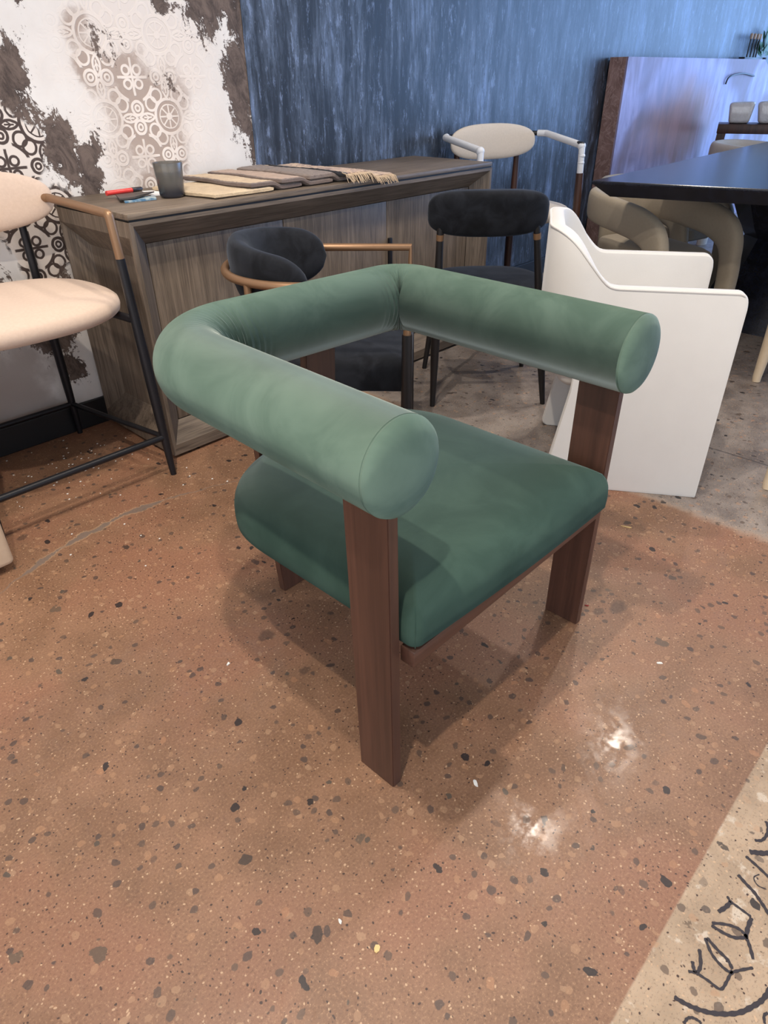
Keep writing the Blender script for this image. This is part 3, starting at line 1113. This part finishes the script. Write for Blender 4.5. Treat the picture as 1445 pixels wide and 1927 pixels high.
def wool(name, c1, c2, sc=22, stripe=None):
    g = Mat(name, 0.95, Sheen_Weight=0.3)
    n = g.noise(g.co, sc, 4, 0.65)
    f = g.noise(g.co, 420, 2)
    c = g.mix(g.ss(0.3, 0.7, n * 0.6 + f * 0.4), c1, c2)
    if stripe:
        at = g.nt.nodes.new('ShaderNodeAttribute')
        at.attribute_name = 'rim'
        c = g.mix(g.ss(0.4, 0.7, V(g, at.outputs['Fac']) + (n - 0.5) * 0.5), c, stripe)
    g.col(c)
    g.bump(f + n * 0.5, 1.0, 0.006)
    return g.mat


M_fringe = wool('wool_fringe', lin(206, 176, 142), lin(228, 204, 172))
gr = Mat('figured_rug', 0.95, Sheen_Weight=0.3)
n_ = gr.noise(gr.co, 16, 3, 0.6, 1.5)
f_ = gr.noise(gr.co, 420, 2)
c_ = gr.mix(gr.ss(0.42, 0.58, n_), lin(170, 140, 122), lin(212, 182, 150))
c_ = gr.mix(gr.ss(0.60, 0.64, gr.noise(gr.co, 24, 2, 0.5, 1.0)), c_, lin(92, 58, 60))
c_ = gr.mix(gr.ss(-0.095, -0.105, gr.x + (n_ - 0.5) * 0.02), c_, lin(28, 28, 38))
gr.col(c_)
gr.bump(f_, 0.9, 0.004)
W1 = wool('sand_wool', lin(200, 172, 134), lin(232, 206, 166))
W2 = wool('sand_wool_brown_edge', lin(200, 170, 134), lin(228, 202, 164), 22, lin(112, 92, 82))
W3 = wool('fawn_wool_brown_edge', lin(172, 142, 120), lin(202, 172, 150), 22, lin(116, 96, 86))
W4 = wool('mottled_brown_wool', lin(104, 88, 80), lin(150, 130, 118), 60)
rug(1, 1.340, 1.58, 2.025, 2.36, 0.001, 0.001, 0.015, W1, 'plain sand carpet sample, leftmost and lowest, beside the candle', False, -0.02)
rug(2, 1.490, 1.71, 2.03, 2.40, 0.0155, 0.003, 0.017, W2, 'sand carpet sample with brown pile edge, second from the candle', False, -0.02)
rug(3, 1.620, 1.86, 2.025, 2.43, 0.0205, 0.003, 0.017, W3, 'fawn carpet sample with brown edge, third from the candle', False, -0.02)
rug(4, 1.755, 2.01, 2.025, 2.44, 0.0235, 0.003, 0.019, W4, 'mottled dark brown carpet sample beneath the fringed rug', False, -0.02)
rug(5, 1.885, 2.16, 2.000, 2.41, 0.0245, 0.004, 0.012, gr.mat, 'figured rug sample with cream fringe and black border on top of the stack', True, -0.02)


# ---------------------------------------------------------------- counter stool
def stool(label, loc, rotz, frame_m, arm_m, seat_m, armname, sxy=1.0, sz=1.0, lr=0.0135, back=(0.295, 0.088), wrap=False, group='cream counter stools', pw=0.209, syy=None, rise=0.0, drop=0.0):
    t = thing('counter_stool', label, 'stool', loc, rotz, group)
    syy = syy or sxy
    q = lambda x, y, z: Vector((x * sxy, y * syy, z * sz))

    def bow(v):
        return Vector((v.x * sxy, (0.232 + v.y - 0.62 * v.x * v.x + 0.10 * v.z) * syy, (0.822 + v.z) * sz))
    bm = bmesh.new()
    sup(bm, back[0], 0.036, back[1], 0.8, 0.78, 56, 20, lambda v: bow(Vector((v.x, v.y * 0.9 + (0.0), v.z))))
    # flatter, fuller pill
    for v in bm.verts:
        pass
    obj('backrest', bm, seat_m, t)
    bm = bmesh.new()

    def sw(v):
        return Vector((v.x * sxy, (-0.018 + v.y) * syy, (0.560 - drop + v.z) * sz))
    sup(bm, 0.305, 0.26, 0.050, 0.78, 0.70, 64, 18, sw)
    obj('seat', bm, seat_m, t)
    for sx in (-1, 1):
        bm = bmesh.new()
        tube(bm, resample([q(sx * 0.28, -0.27, 0), q(sx * 0.2655, -0.243, 0.70)], 0.1), [lr * 0.72, lr * 0.95, lr * 1.1, lr * 1.15, lr * 1.15, lr * 1.05, lr, lr * 0.95], 14)
        leg = obj('leg', bm, frame_m, t)
        bm = bmesh.new()
        tube(bm, resample([q(sx * (pw + 0.006), 0.275, 0), q(sx * pw, 0.262, 0.78)], 0.1), [lr * 0.72, lr * 0.95, lr * 1.1, lr * 1.15, lr * 1.15, lr * 1.0, lr * 0.9, lr * 0.8], 14)
        obj('leg', bm, frame_m, t)
        pts = fillet([q(sx * 0.2655, -0.243, 0.70), q(sx * 0.262, -0.237, 0.818), q(sx * 0.275, 0.16, 0.822 + rise), q(sx * 0.25, 0.205, 0.822 + rise)], [0.008, 0.02], 5)
        bm = bmesh.new()
        tube(bm, pts, 0.0125 if not wrap else 0.0155, 14)
        obj(armname, bm, arm_m, t)
        if wrap:
            bm = bmesh.new()
            for z in (0.745, 0.775):
                sup(bm, 0.017, 0.017, 0.012, 1, 1, 16, 8, lambda v, z=z: v + q(sx * 0.2645, -0.241, z))
            sup(bm, 0.02, 0.02, 0.02, 1, 1, 18, 10, lambda v: v + q(sx * 0.262, -0.232, 0.816))
            obj('wrap_knot', bm, arm_m, t)
            bm = bmesh.new()
            tube(bm, [q(sx * 0.25, 0.20, 0.822 + rise), q(sx * 0.205, 0.235, 0.822 + rise)], 0.011, 10)
            obj('arm_stub', bm, M_blackm, t)
    def bar(nm, a_, b_, r_):
        bm = bmesh.new()
        tube(bm, [q(*a_), q(*b_)], r_, 12)
        obj(nm, bm, frame_m, t)
    for sx in (-1, 1):
        bar('seat_rail', (sx * 0.269, -0.25, 0.525 - drop), (sx * 0.212, 0.268, 0.525 - drop), 0.012)
        bar('stretcher', (sx * 0.276, -0.265, 0.14), (sx * 0.2135, 0.272, 0.12), 0.009)
    bar('seat_rail', (-0.211, 0.265, 0.525 - drop), (0.211, 0.265, 0.525 - drop), 0.012)
    bar('stretcher', (-0.2125, 0.272, 0.12), (0.2125, 0.272, 0.12), 0.009)
    bm = bmesh.new()
    tube(bm, [q(-0.2765, -0.266, 0.14), q(0.2765, -0.266, 0.14)], 0.0105, 12)
    obj('footrest', bm, frame_m, t)
    return t


stool('cream upholstered counter stool with bronze arms and black legs, left of the sideboard', (0.68, 2.172, 0), 0.0, M_blackm, M_bronze, M_linen, 'arm')
stool('cream upholstered stool with white wrapped arms beyond the sideboard', (3.215, 2.165, 0), math.radians(-24), M_darkwood, M_foam, M_linen2, 'wrapped_arm', 1.08, 1.02, 0.019, (0.232, 0.08), True, 'cream counter stools', 0.167, 0.84, 0.03, 0.045)


# ---------------------------------------------------------------- black dining chair with pill back
def pill_chair():
    t = thing('dining_chair', 'black velvet dining chair seen from behind with pill shaped backrest', 'chair', (2.14, 1.452, 0), math.radians(135))
    bm = bmesh.new()
    sup(bm, 0.212, 0.045, 0.076, 0.7, 0.58, 64, 24, lambda v: Vector((v.x + 0.05, v.y + 0.03 - 0.75 * v.x * v.x + 0.1 * v.z, 0.728 + v.z)))
    obj('backrest', bm, M_blkvel, t)
    bm = bmesh.new()
    sup(bm, 0.235, 0.235, 0.036, 0.7, 0.55, 64, 16, lambda v: Vector((v.x * (1.0 if v.y < 0 else 1.0), v.y - 0.235, 0.418 + v.z)))
    obj('seat', bm, M_blkvel, t)
    for sx in (-1, 1):
        bm = bmesh.new()
        tube(bm, resample([(sx * 0.225, 0.0, 0), (sx * 0.168 + 0.05, 0.022, 0.70)], 0.1), [0.010, 0.013, 0.016, 0.0175, 0.017, 0.015, 0.013, 0.012], 14)
        obj('leg', bm, M_blkwood, t)
        bm = bmesh.new()
        tube(bm, [(sx * 0.224, -0.425, 0), (sx * 0.20, -0.40, 0.2), (sx * 0.185, -0.385, 0.40)], [0.010, 0.014, 0.017], 14)
        obj('leg', bm, M_blkwood, t)
        bm = bmesh.new()
        tube(bm, [(sx * 0.173 + 0.0457, 0.019, 0.640), (sx * 0.171 + 0.0471, 0.021, 0.66)], 0.0138, 14)
        o = obj('collar', bm, M_bronze, t)
        o['label'] = 'bronze collar under the backrest'
    for p0, p1 in (((-0.19, 0.0), (-0.185, -0.385)), ((0.19, 0.0), (0.185, -0.385)), ((-0.19, 0.0), (0.19, 0.0)), ((-0.185, -0.385), (0.185, -0.385))):
        bm = bmesh.new()
        tube(bm, [(*p0, 0.378), (*p1, 0.378)], 0.012, 10)
        obj('seat_rail', bm, M_blkwood, t)


pill_chair()


# ---------------------------------------------------------------- black chair with barrel back and bronze rail
def rail_chair():
    t = thing('rail_armchair', 'black velvet chair with curved back and bronze rail arms behind the green armchair', 'chair', (1.59, 1.40, 0), math.radians(40.5))
    zr = 0.65
    U = [(-0.255, 0.0, zr), (-0.255, 0.30, zr)]
    arc = [(-0.255 * math.cos(q), 0.30 + 0.255 * math.sin(q), zr) for q in (PI * k / 32 for k in range(1, 32))]
    pts = U + arc + [(0.255, 0.30, zr), (0.255, 0.0, zr)]
    pts = fillet([(-0.255, 0.0, 0.50)] + pts[:1], 0.01) + pts[1:] + [(0.255, 0.0, 0.50)]
    bm = bmesh.new()
    tube(bm, pts, 0.0125, 14)
    obj('rail', bm, M_bronze, t)
    for a in (0.62, PI - 0.62):
        x, y = -0.255 * math.cos(a), 0.30 + 0.255 * math.sin(a)
        bm = bmesh.new()
        tube(bm, [(x, y, zr), (x * 0.99, y, 0.40)], 0.0115, 12)
        obj('back_post', bm, M_bronze, t)
        bm = bmesh.new()
        tube(bm, [(x * 0.99, y, 0.41), (x * 1.02, y * 1.01, 0.0)], [0.016, 0.010], 14)
        obj('leg', bm, M_blkwood, t)
    for sx in (-1, 1):
        bm = bmesh.new()
        tube(bm, [(sx * 0.255, 0.0, 0.52), (sx * 0.258, 0.0, 0.30), (sx * 0.262, -0.008, 0.0)], [0.0145, 0.0165, 0.0105], 16)
        obj('leg', bm, M_blkwood, t)
    # wrap-around back cushion
    rings = []
    N = 60
    for i in range(N + 1):
        v = i / N
        q = PI * (-0.04 + 1.08 * v)
        e = abs(2 * v - 1)
        end = math.sqrt(max(0.0, 1 - (max(0, e - 0.72) / 0.28) ** 2.2))
        hh = (0.096 - 0.026 * e ** 2) * max(end, 0.04)
        th = 0.040 * max(end, 0.05)
        zc = 0.648 - 0.012 * e
        rad = 0.198
        if q < 0:
            c = Vector((-rad, 0.30 + rad * q, zc))
            nrm = Vector((-1, 0, 0))
        elif q > PI:
            c = Vector((rad, 0.30 - rad * (q - PI), zc))
            nrm = Vector((1, 0, 0))
        else:
            c = Vector((-rad * math.cos(q), 0.30 + rad * math.sin(q), zc))
            nrm = Vector((-math.cos(q), math.sin(q), 0))
        ring = []
        for k in range(24):
            a = 2 * PI * k / 24
            ca, sa = math.cos(a), math.sin(a)
            f = lambda s_, p_: math.copysign(abs(s_) ** p_, s_)
            lean = 0.16 * hh * f(sa, 0.8)
            ring.append(c + nrm * (th * f(ca, 0.8) + lean) + Vector((0, 0, hh * f(sa, 0.8))))
        rings.append(ring)
    bm = bmesh.new()
    loft(bm, rings)
    obj('backrest', bm, M_blkvel, t)
    out = []
    for k in range(13):
        q = PI + PI / 2 * k / 12
        out.append(Vector((-0.238 + 0.03 + 0.03 * math.cos(q), 0.015 + 0.03 * math.sin(q))))
    for k in range(13):
        q = -PI / 2 + PI / 2 * k / 12
        out.append(Vector((0.238 - 0.03 + 0.03 * math.cos(q), 0.015 + 0.03 * math.sin(q))))
    for k in range(41):
        q = PI * k / 40
        out.append(Vector((0.238 * math.cos(q), 0.28 + 0.225 * math.sin(q))))
    bm = bmesh.new()
    puffy(bm, out, [(0.012, 0.338), (0.003, 0.343), (0.0, 0.352), (0.0, 0.405), (0.006, 0.422), (0.02, 0.432)], [(0.9, 0.438), (0.7, 0.444), (0.4, 0.447), (0.05, 0.448)], (0, 0.22))
    obj('seat', bm, M_blkvel, t)


rail_chair()


# ---------------------------------------------------------------- off-white slab-sided armchair
def slab_chair(label, loc, rotz, group=None, mat=None):
    mat = mat or M_offwhite
    t = thing('tub_chair', label, 'chair', loc, rotz, group)
    W, D, th, rc = 0.50, 0.535, 0.042, 0.135
    path = [Vector((0, 0.0)), Vector((0, D)), Vector((W, D)), Vector((W, 0.0))]
    p3 = resample(fillet([(v.x, v.y, 0) for v in path], rc, 20), 0.012)
    # add fine steps near both front ends for the rounded top corners
    ext = [Vector((0, y, 0)) for y in (0, 0.002, 0.005, 0.009, 0.014, 0.02, 0.027)]
    ext2 = [Vector((W, v.y, 0)) for v in reversed(ext)]
    core = [p for p in p3 if not (p.y < 0.03)]
    P = ext + core + ext2
    rings = []

    def top(y):
        q_ = max(0.0, y - 0.365)
        z = 0.637 + q_ * 1.12 - max(0.0, q_ - 0.08) ** 2 * 6.2
        s = max(0, 1 - abs(y - 0.365) / 0.03)
        z += 0.006 * s * s
        r = 0.03
        if y < r:
            z -= r - math.sqrt(max(0, r * r - (r - y) ** 2))
        return z
    for i, p in enumerate(P):
        a, b = P[max(0, i - 1)], P[min(len(P) - 1, i + 1)]
        tt = (b - a).normalized()
        nrm = Vector((tt.y, -tt.x, 0))     # inward (path runs near -> back -> far)
        zt = top(p.y)
        back = max(0.0, (p.y - 0.36) / (D - 0.36))
        lean = -0.02 * back
        e = 0.009
        zb = 0.001 if p.y < 0.40 else 0.40
        pr = [(0.004, zb, 0), (0.0, zb + 0.01, 0), (0.0, zt - e * 1.6, 1), (0.0025, zt - e * 0.5, 1), (e, zt, 1), (th - e, zt, 1), (th - 0.0025, zt - e * 0.5, 1), (th, zt - e * 1.6, 1), (th, zb + 0.01, 0), (th - 0.004, zb, 0)]
        rings.append([p + nrm * d + Vector((0, 0, z)) for d, z, _ in pr])
    bm = bmesh.new()
    loft(bm, rings)
    obj('shell', bm, mat, t)
    for x0 in (0.0, W - th):
        out = [(0.38, 0.0), (0.46, 0.0), (0.475, 0.012), (0.424, 0.33), (0.424, 0.42), (0.38, 0.42)]
        bm = bmesh.new()
        loft(bm, [[Vector((x0 + 0.0002 if k == 0 else x0 + th - 0.0002, y, z)) for y, z in out] for k in (0, 1)])
        bmesh.ops.bevel(bm, geom=[e for e in bm.edges], offset=0.004, segments=2, affect='EDGES')
        obj('side_leg', bm, mat, t)
    bm = bmesh.new()
    tube(bm, [p + Vector((0, 0, top(p.y) - 0.004)) + Vector((0.0015 if p.x < W / 2 else -0.0015, 0, 0)) for p in P[4:-4]], 0.0032, 8)
    obj('piping', bm, mat, t)
    bm = bmesh.new()
    sup(bm, (W - 2 * th) / 2 + 0.001, 0.225, 0.075, 0.25, 0.35, 64, 16, lambda v: Vector((W / 2 + v.x, 0.245 + v.y, 0.385 + v.z)))
    obj('seat', bm, mat, t)
    return t


slab_chair('off white upholstered tub chair with sloping sides beside the green armchair', (1.987, 0.541, 0), math.atan2(0.53, 0.85))


# ---------------------------------------------------------------- table
def table():
    C0 = Vector((2.822, 1.488, 0))
    t = thing('dining_table', 'large black wooden dining table with underbevelled edge and faceted pedestal', 'table', C0)
    A = [Vector((0, 0)), Vector((0.62, -2.1)), Vector((2.55, -2.05)), Vector((2.50, 0.08))]
    A = A[::-1]  # ccw?
    ar = sum(A[i].x * A[(i + 1) % 4].y - A[(i + 1) % 4].x * A[i].y for i in range(4))
    if ar < 0:
        A = A[::-1]
    rings = []
    for d, z in ((0.055, 0.697), (0.002, 0.748), (0.0, 0.753), (0.0, 0.758), (0.002, 0.760)):
        rings.append([Vector((p.x, p.y, z)) for p in inset_poly(A, d)])
    bm = bmesh.new()
    loft(bm, rings)
    obj('top', bm, M_tbl, t, False)
    # faceted pedestal: wide foot, narrow waist, wide head
    bm = bmesh.new()
    cx, cy = 1.40, -0.52
    lev = ((0.0, 0.47, 0.36), (0.42, 0.30, 0.24), (0.47, 0.335, 0.27), (0.698, 0.46, 0.36))
    rings = []
    for z, a, b in lev:
        rings.append([Vector((cx + a * sx * fx, cy + b * sy * fy, z)) for sx, sy, fx, fy in ((-1, -1, 1, .6), (-1, -1, .7, 1), (1, -1, .7, 1), (1, -1, 1, .6), (1, 1, 1, .6), (1, 1, .7, 1), (-1, 1, .7, 1), (-1, 1, 1, .6))])
    loft(bm, rings)
    obj('pedestal', bm, M_tbl, t, False)


def inset_poly(A, d):
    n = len(A)
    res = []
    for i in range(n):
        p, a, b = A[i], A[i - 1], A[(i + 1) % n]
        e1, e2 = (p - a).normalized(), (b - p).normalized()
        n1, n2 = Vector((-e1.y, e1.x)), Vector((-e2.y, e2.x))
        k = d / (1 + n1.dot(n2))
        res.append(p + (n1 + n2) * k)
    return res


table()


# ---------------------------------------------------------------- curved taupe chairs on the far side of the table
def band_chair(label, loc, rotz, mat, zs=1.0, ss=1.0):
    t = thing('curved_dining_chair', label, 'chair', loc, rotz, 'curved band chairs round the black table')
    h = 0.205 * ss
    d = 0.33 * ss
    K = []
    for sx in (-1, 1):
        half = [(sx * h, -d, 0.0), (sx * h, -d - 0.002, 0.18), (sx * h, -d + 0.006, 0.36), (sx * h, -d + 0.05, 0.485), (sx * h * 1.0, -d + 0.17, 0.538), (sx * h * 1.0, 0.02, 0.556), (sx * h * 0.96, d * 0.55, 0.565), (sx * h * 0.72, d * 0.93, 0.572)]
        K.append(half)
    pts = K[0] + [(0, d * 1.06, 0.575)] + K[1][::-1]
    pts = [(x, y, z * zs) for x, y, z in pts]
    P = spline(pts, 9)
    n = len(P)
    rings = []
    for i, p in enumerate(P):
        tt = (P[min(i + 1, n - 1)] - P[max(i - 1, 0)]).normalized()
        # outward normal in plan from the chair's axis
        c = Vector((p.x, max(p.y, 0) * 1.0, 0))
        out = c.normalized()
        s = out - tt * out.dot(tt)
        s.normalize()
        u = tt.cross(s)
        b = 0.032
        foot = min(1, p.z / 0.35)
        a = 0.040 + 0.010 * foot + 0.022 * min(1, max(0, (p.z - 0.40) / 0.1))
        ring = []
        for k in range(20):
            q = 2 * PI * k / 20
            f = lambda v, e: math.copysign(abs(v) ** e, v)
            ring.append(p + u * (a * f(math.cos(q), 0.6)) + s * (b * f(math.sin(q), 0.6)))
        rings.append(ring)
    bm = bmesh.new()
    loft(bm, rings)
    obj('band', bm, mat, t)
    bm = bmesh.new()
    sup(bm, h - 0.035, d - 0.03, 0.05, 0.5, 0.5, 56, 14, lambda v: Vector((v.x, v.y - 0.02, 0.385 * zs + v.z)))
    obj('seat', bm, mat, t)
    bm = bmesh.new()
    tube(bm, [(0, d * 0.98, 0), (0, d * 0.97, 0.25), (0, d * 1.0, 0.53 * zs)], [0.06, 0.075, 0.085], 20, [0.03, 0.035, 0.03])
    obj('rear_leg', bm, mat, t)
    return t


band_chair('taupe curved chair at the near end of the black table, behind the off white chair', (3.48, 1.47, 0), math.radians(-28), M_taupe)
band_chair('taupe curved chair under the black table, farther along than the first', (4.28, 1.80, 0), math.radians(-14), M_taupe, 0.93)
band_chair('cream curved chair whose back rises above the far edge of the table', (5.72, 1.66, 0), math.radians(-6), M_linen2, 1.12, 1.15)


# ---------------------------------------------------------------- cream legs at the right edge
def leg_chair(label, loc, rotz):
    t = thing('side_chair', label, 'chair', loc, rotz, 'cream side chairs at the right edge')
    for k, (x, y) in enumerate(((0, 0), (0.42, 0), (0, -0.42), (0.42, -0.42))):
        bm = bmesh.new()
        tube(bm, [(x, y, 0), (x + 0.002, y + 0.002, 0.02), (x + 0.01, y - 0.01, 0.40)], [0.016, 0.018, 0.032], 16)
        obj('leg', bm, M_creamleg, t)
    bm = bmesh.new()
    box(bm, (0.215, -0.215, 0.43), (0.5, 0.5, 0.09), 0.03, 4)
    obj('seat', bm, M_creamleg, t)
    bm = bmesh.new()
    box(bm, (0.215, -0.44, 0.57), (0.48, 0.06, 0.22), 0.025, 4)
    obj('backrest', bm, M_creamleg, t)
    return t


leg_chair('cream upholstered side chair at the right edge beside the table pedestal', (3.118, 0.735, 0), 0.0)
leg_chair('cream upholstered side chair at the right edge nearest the camera', (2.205, 0.393, 0), 0.0)

# ---------------------------------------------------------------- copper counter
t = thing('display_counter', 'tall copper counter with lavender reflection painted on and brown end against the blue wall', 'counter', (4.69, 2.41, 0))
bm = bmesh.new()
box(bm, (0.012, 0.003, 0.608), (0.024, 0.112, 1.214), 0.002)
obj('end_panel', bm, M_swirl, t, False)
bm = bmesh.new()
pr = [(0.0, 0.0), (3.2, 0.0), (3.2, 0.9), (2.46, 1.2155), (0.0, 1.2155)]
loft(bm, [[Vector((0.0005 + x, y, z)) for x, z in pr] for y in (-0.064, -0.052)])
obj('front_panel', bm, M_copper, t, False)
bm = bmesh.new()
loft(bm, [[Vector((x, y, z)) for x, z in ((0.024, 0.0), (3.2, 0.0), (3.2, 0.88), (2.45, 1.205), (0.024, 1.205))] for y in (-0.052, 0.05)])
obj('carcass', bm, M_swirl, t, False)

# black cable on the counter front
bm = bmesh.new()
tube(bm, spline([(6.36, 2.338, 1.050), (6.37, 2.333, 1.085), (6.43, 2.33, 1.105), (6.55, 2.332, 1.115), (6.7, 2.334, 1.118), (6.95, 2.338, 1.10)], 8), 0.006, 8)
o = obj('power_cable', bm, M_blackm, None)
tag(o, 'thin black cable looping in front of the copper counter', 'cable')

# sticks in a low holder, plant
t = thing('stick_holder', 'low black holder standing on the copper counter', 'holder', (6.93, 2.425, 1.2055))
bm = bmesh.new()
box(bm, (0.1, 0, 0.013), (0.42, 0.05, 0.024), 0.004)
obj('tray', bm, M_blackm, t)
names = ['leftmost', 'second from left', 'third from left', 'rightmost visible']
for k, x in enumerate((6.925, 7.00, 7.075, 7.13)):
    s = thing('tipped_stick', '%s black stick with pale tip above the copper counter' % names[k], 'stick', (x, 2.425, 1.2175), 0, 'pale tipped black sticks on the counter')
    bm = bmesh.new()
    tube(bm, [(0, 0, 0), (0.006, 0, 0.135)], 0.006, 8)
    obj('shaft', bm, M_blackm, s)
    bm = bmesh.new()
    tube(bm, [(0.006, 0, 0.136), (0.0065, 0, 0.142), (0.008, 0, 0.17), (0.0085, 0, 0.175)], [0.008, 0.012, 0.012, 0.006], 10)
    obj('tip', bm, plain('pale_wood_tip', lin(206, 176, 150), 0.6), s)
t = thing('potted_plant', 'green leafy plant at the top right corner by the blue wall', 'plant', (7.30, 2.425, 1.16))
bm = bmesh.new()
lathe(bm, [(0.001, 0.0), (0.03, 0.0), (0.038, 0.07), (0.034, 0.07), (0.03, 0.06), (0.001, 0.06)], 24)
obj('pot', bm, M_blackm, t)
bm = bmesh.new()
rnd = random.Random(3)
for k in range(26):
    a = rnd.uniform(0, 2 * PI)
    el = rnd.uniform(0.5, 1.4)
    ln = rnd.uniform(0.1, 0.22)
    d = Vector((math.cos(a) * math.cos(el), 0.25 * math.sin(a) * math.cos(el), math.sin(el)))
    p = Vector((0, 0, 0.06)) + d * rnd.uniform(0.02, 0.12)
    sd = d.cross(Vector((0, 1, 0.2))).normalized()
    mids = [p + d * ln * f + sd * w_ * 0.022 + Vector((0, 0, -0.05 * f * f)) for f, w_ in ((0, 0), (0.35, 1), (0.7, 0.8), (1, 0), (0.7, -0.8), (0.35, -1))]
    top = [bm.verts.new(v) for v in mids]
    bot = [bm.verts.new(v + Vector((0, 0.001, 0))) for v in mids]
    bm.faces.new(top)
    bm.faces.new(bot[::-1])
obj('foliage', bm, plain('leaf_green', lin(60, 110, 70), 0.5, 0, 0.3), t, False)


# ---------------------------------------------------------------- dark bar bench with wrapped cushions
BA = math.radians(-70)
BO = Vector((5.95, 2.175, 0))
t = thing('bar_bench', 'dark wooden bench behind the black table carrying plastic wrapped cushions', 'bench', BO, BA)
bm = bmesh.new()
box(bm, (0.45, 0.15, 0.772), (0.9, 0.30, 0.062), 0.005)
obj('seat_rail', bm, M_darkwood, t)
for x, y in ((0.035, 0.03), (0.865, 0.03), (0.035, 0.27), (0.865, 0.27)):
    bm = bmesh.new()
    s = 1 if x < 0.45 else -1
    loft(bm, [[Vector((x + a - s * 0.03 * (1 - z / 0.741), y + b, z)) for a, b in ((-.03, -.025), (.03, -.025), (.03, .025), (-.03, .025))] for z in (0, 0.741)])
    obj('leg', bm, M_darkwood, t, False)
gw = Mat('plastic_wrapped_fabric', 0.6)
gw.col(gw.mix(gw.noise(gw.co, 30, 3), lin(196, 190, 186), lin(226, 222, 220)))
gw.b.inputs['Coat Weight'].default_value = 1.0
gw.b.inputs['Coat Roughness'].default_value = 0.08
gw.bump(gw.noise(gw.co, 22, 4, 0.6, 2.0), 0.6, 0.01)


def wrapped(label, x0, x1, z1):
    bm = bmesh.new()
    hh = (z1 - 0.8045) / 2
    sup(bm, (x1 - x0) / 2, 0.11, hh, 0.22, 0.28, 48, 14, lambda v: Vector((v.x * (1 + 0.12 * v.z / hh), v.y, v.z + hh + 0.05 * v.x * (v.z / hh + 1) * 0.5)))
    p = Matrix.Rotation(BA, 3, 'Z') @ Vector(((x0 + x1) / 2, 0.15, 0)) + BO
    o = obj('wrapped_cushion', bm, gw.mat, None, True, (p.x, p.y, 0.8045), BA)
    return tag(o, label, 'cushion', 'plastic wrapped cushions')


wrapped('plastic wrapped pale cushion at the left end of the dark bench', 0.055, 0.215, 0.945)
wrapped('plastic wrapped pale cushion right of the first on the dark bench', 0.25, 0.50, 0.955)

# ---------------------------------------------------------------- beige block at the left edge
t = thing('ottoman', 'beige upholstered block at the left edge in front of the cream stool', 'ottoman', (0.085, 2.02, 0))
bm = bmesh.new()
box(bm, (0.005, 0, 0.222), (0.58, 0.54, 0.40), 0.016, 4)
obj('cushion_body', bm, M_beige, t)
for sx in (-1, 1):
    for sy in (-1, 1):
        bm = bmesh.new()
        tube(bm, [(sx * 0.2, sy * 0.2, 0), (sx * 0.2, sy * 0.2, 0.03)], 0.02, 14)
        obj('foot', bm, M_black, t)

# ---------------------------------------------------------------- litter on the floor
M_chip = plain('pale_chip', (0.8, 0.78, 0.72), 0.7)
M_splint = plain('wood_splinter', lin(222, 190, 130), 0.7)
M_red = plain('red_shred', lin(150, 40, 40), 0.7)


def chip(x, y, s, mat, label, asp=0.5, ang=0.4):
    rnd = random.Random(int(x * 1000))
    n = 7
    pts = [(s * math.cos(2 * PI * k / n) * rnd.uniform(0.7, 1.1), s * asp * math.sin(2 * PI * k / n) * rnd.uniform(0.6, 1.1)) for k in range(n)]
    bm = bmesh.new()
    loft(bm, [[Vector((a, b, z + (0.0008 * math.sin(i * 2) if z else 0))) for i, (a, b) in enumerate(pts)] for z in (0.0, 0.002)])
    o = obj('floor_chip', bm, mat, None, False, (x, y, 0.0004), ang)
    tag(o, label, 'chip', 'chips lying on the floor')


chip(0.693, 0.430, 0.009, M_chip, 'pale flake on the floor just right of the near chair leg', 0.55, 1.0)
chip(1.228, 0.312, 0.008, M_chip, 'white chip in the glossy patch of floor right of the armchair', 0.5, 2.2)
chip(1.693, 0.623, 0.016, M_splint, 'yellow wood splinter on the floor between green and off white chairs', 0.16, 1.9)
chip(1.295, 0.533, 0.006, M_red, 'tiny red shred beside the far front leg of the green armchair', 0.3, 2.0)
chip(0.357, 0.366, 0.008, M_splint, 'beige chip on the floor at the bottom centre', 0.7, 0.3)
chip(0.346, 0.437, 0.005, M_chip, 'white chip on the floor left of the beige one', 0.6, 1.3)
chip(0.559, 1.032, 0.006, M_chip, 'white chip on the floor left of the green seat', 0.6, 0.3)
bm = bmesh.new()
rnd = random.Random(11)
for k in range(90):
    x, y = rnd.gauss(0.74, 0.10), rnd.gauss(2.22, 0.09)
    if k > 60:
        x, y = rnd.uniform(0.5, 1.2), rnd.uniform(1.5, 2.2)
    if y > 2.45 or (x > 1.0 and y > 1.95):
        continue
    s = rnd.uniform(0.0015, 0.004)
    loft(bm, [[Vector((x + s * math.cos(a), y + 0.7 * s * math.sin(a), z)) for a in (0.3, 1.5, 2.6, 3.9, 5.2)] for z in (0.0002, 0.0018)])
o = obj('plaster_crumbs', bm, M_chip, None, False)
tag(o, 'white plaster crumbs scattered on the floor under the cream stool', 'crumbs')
o['kind'] = 'stuff'
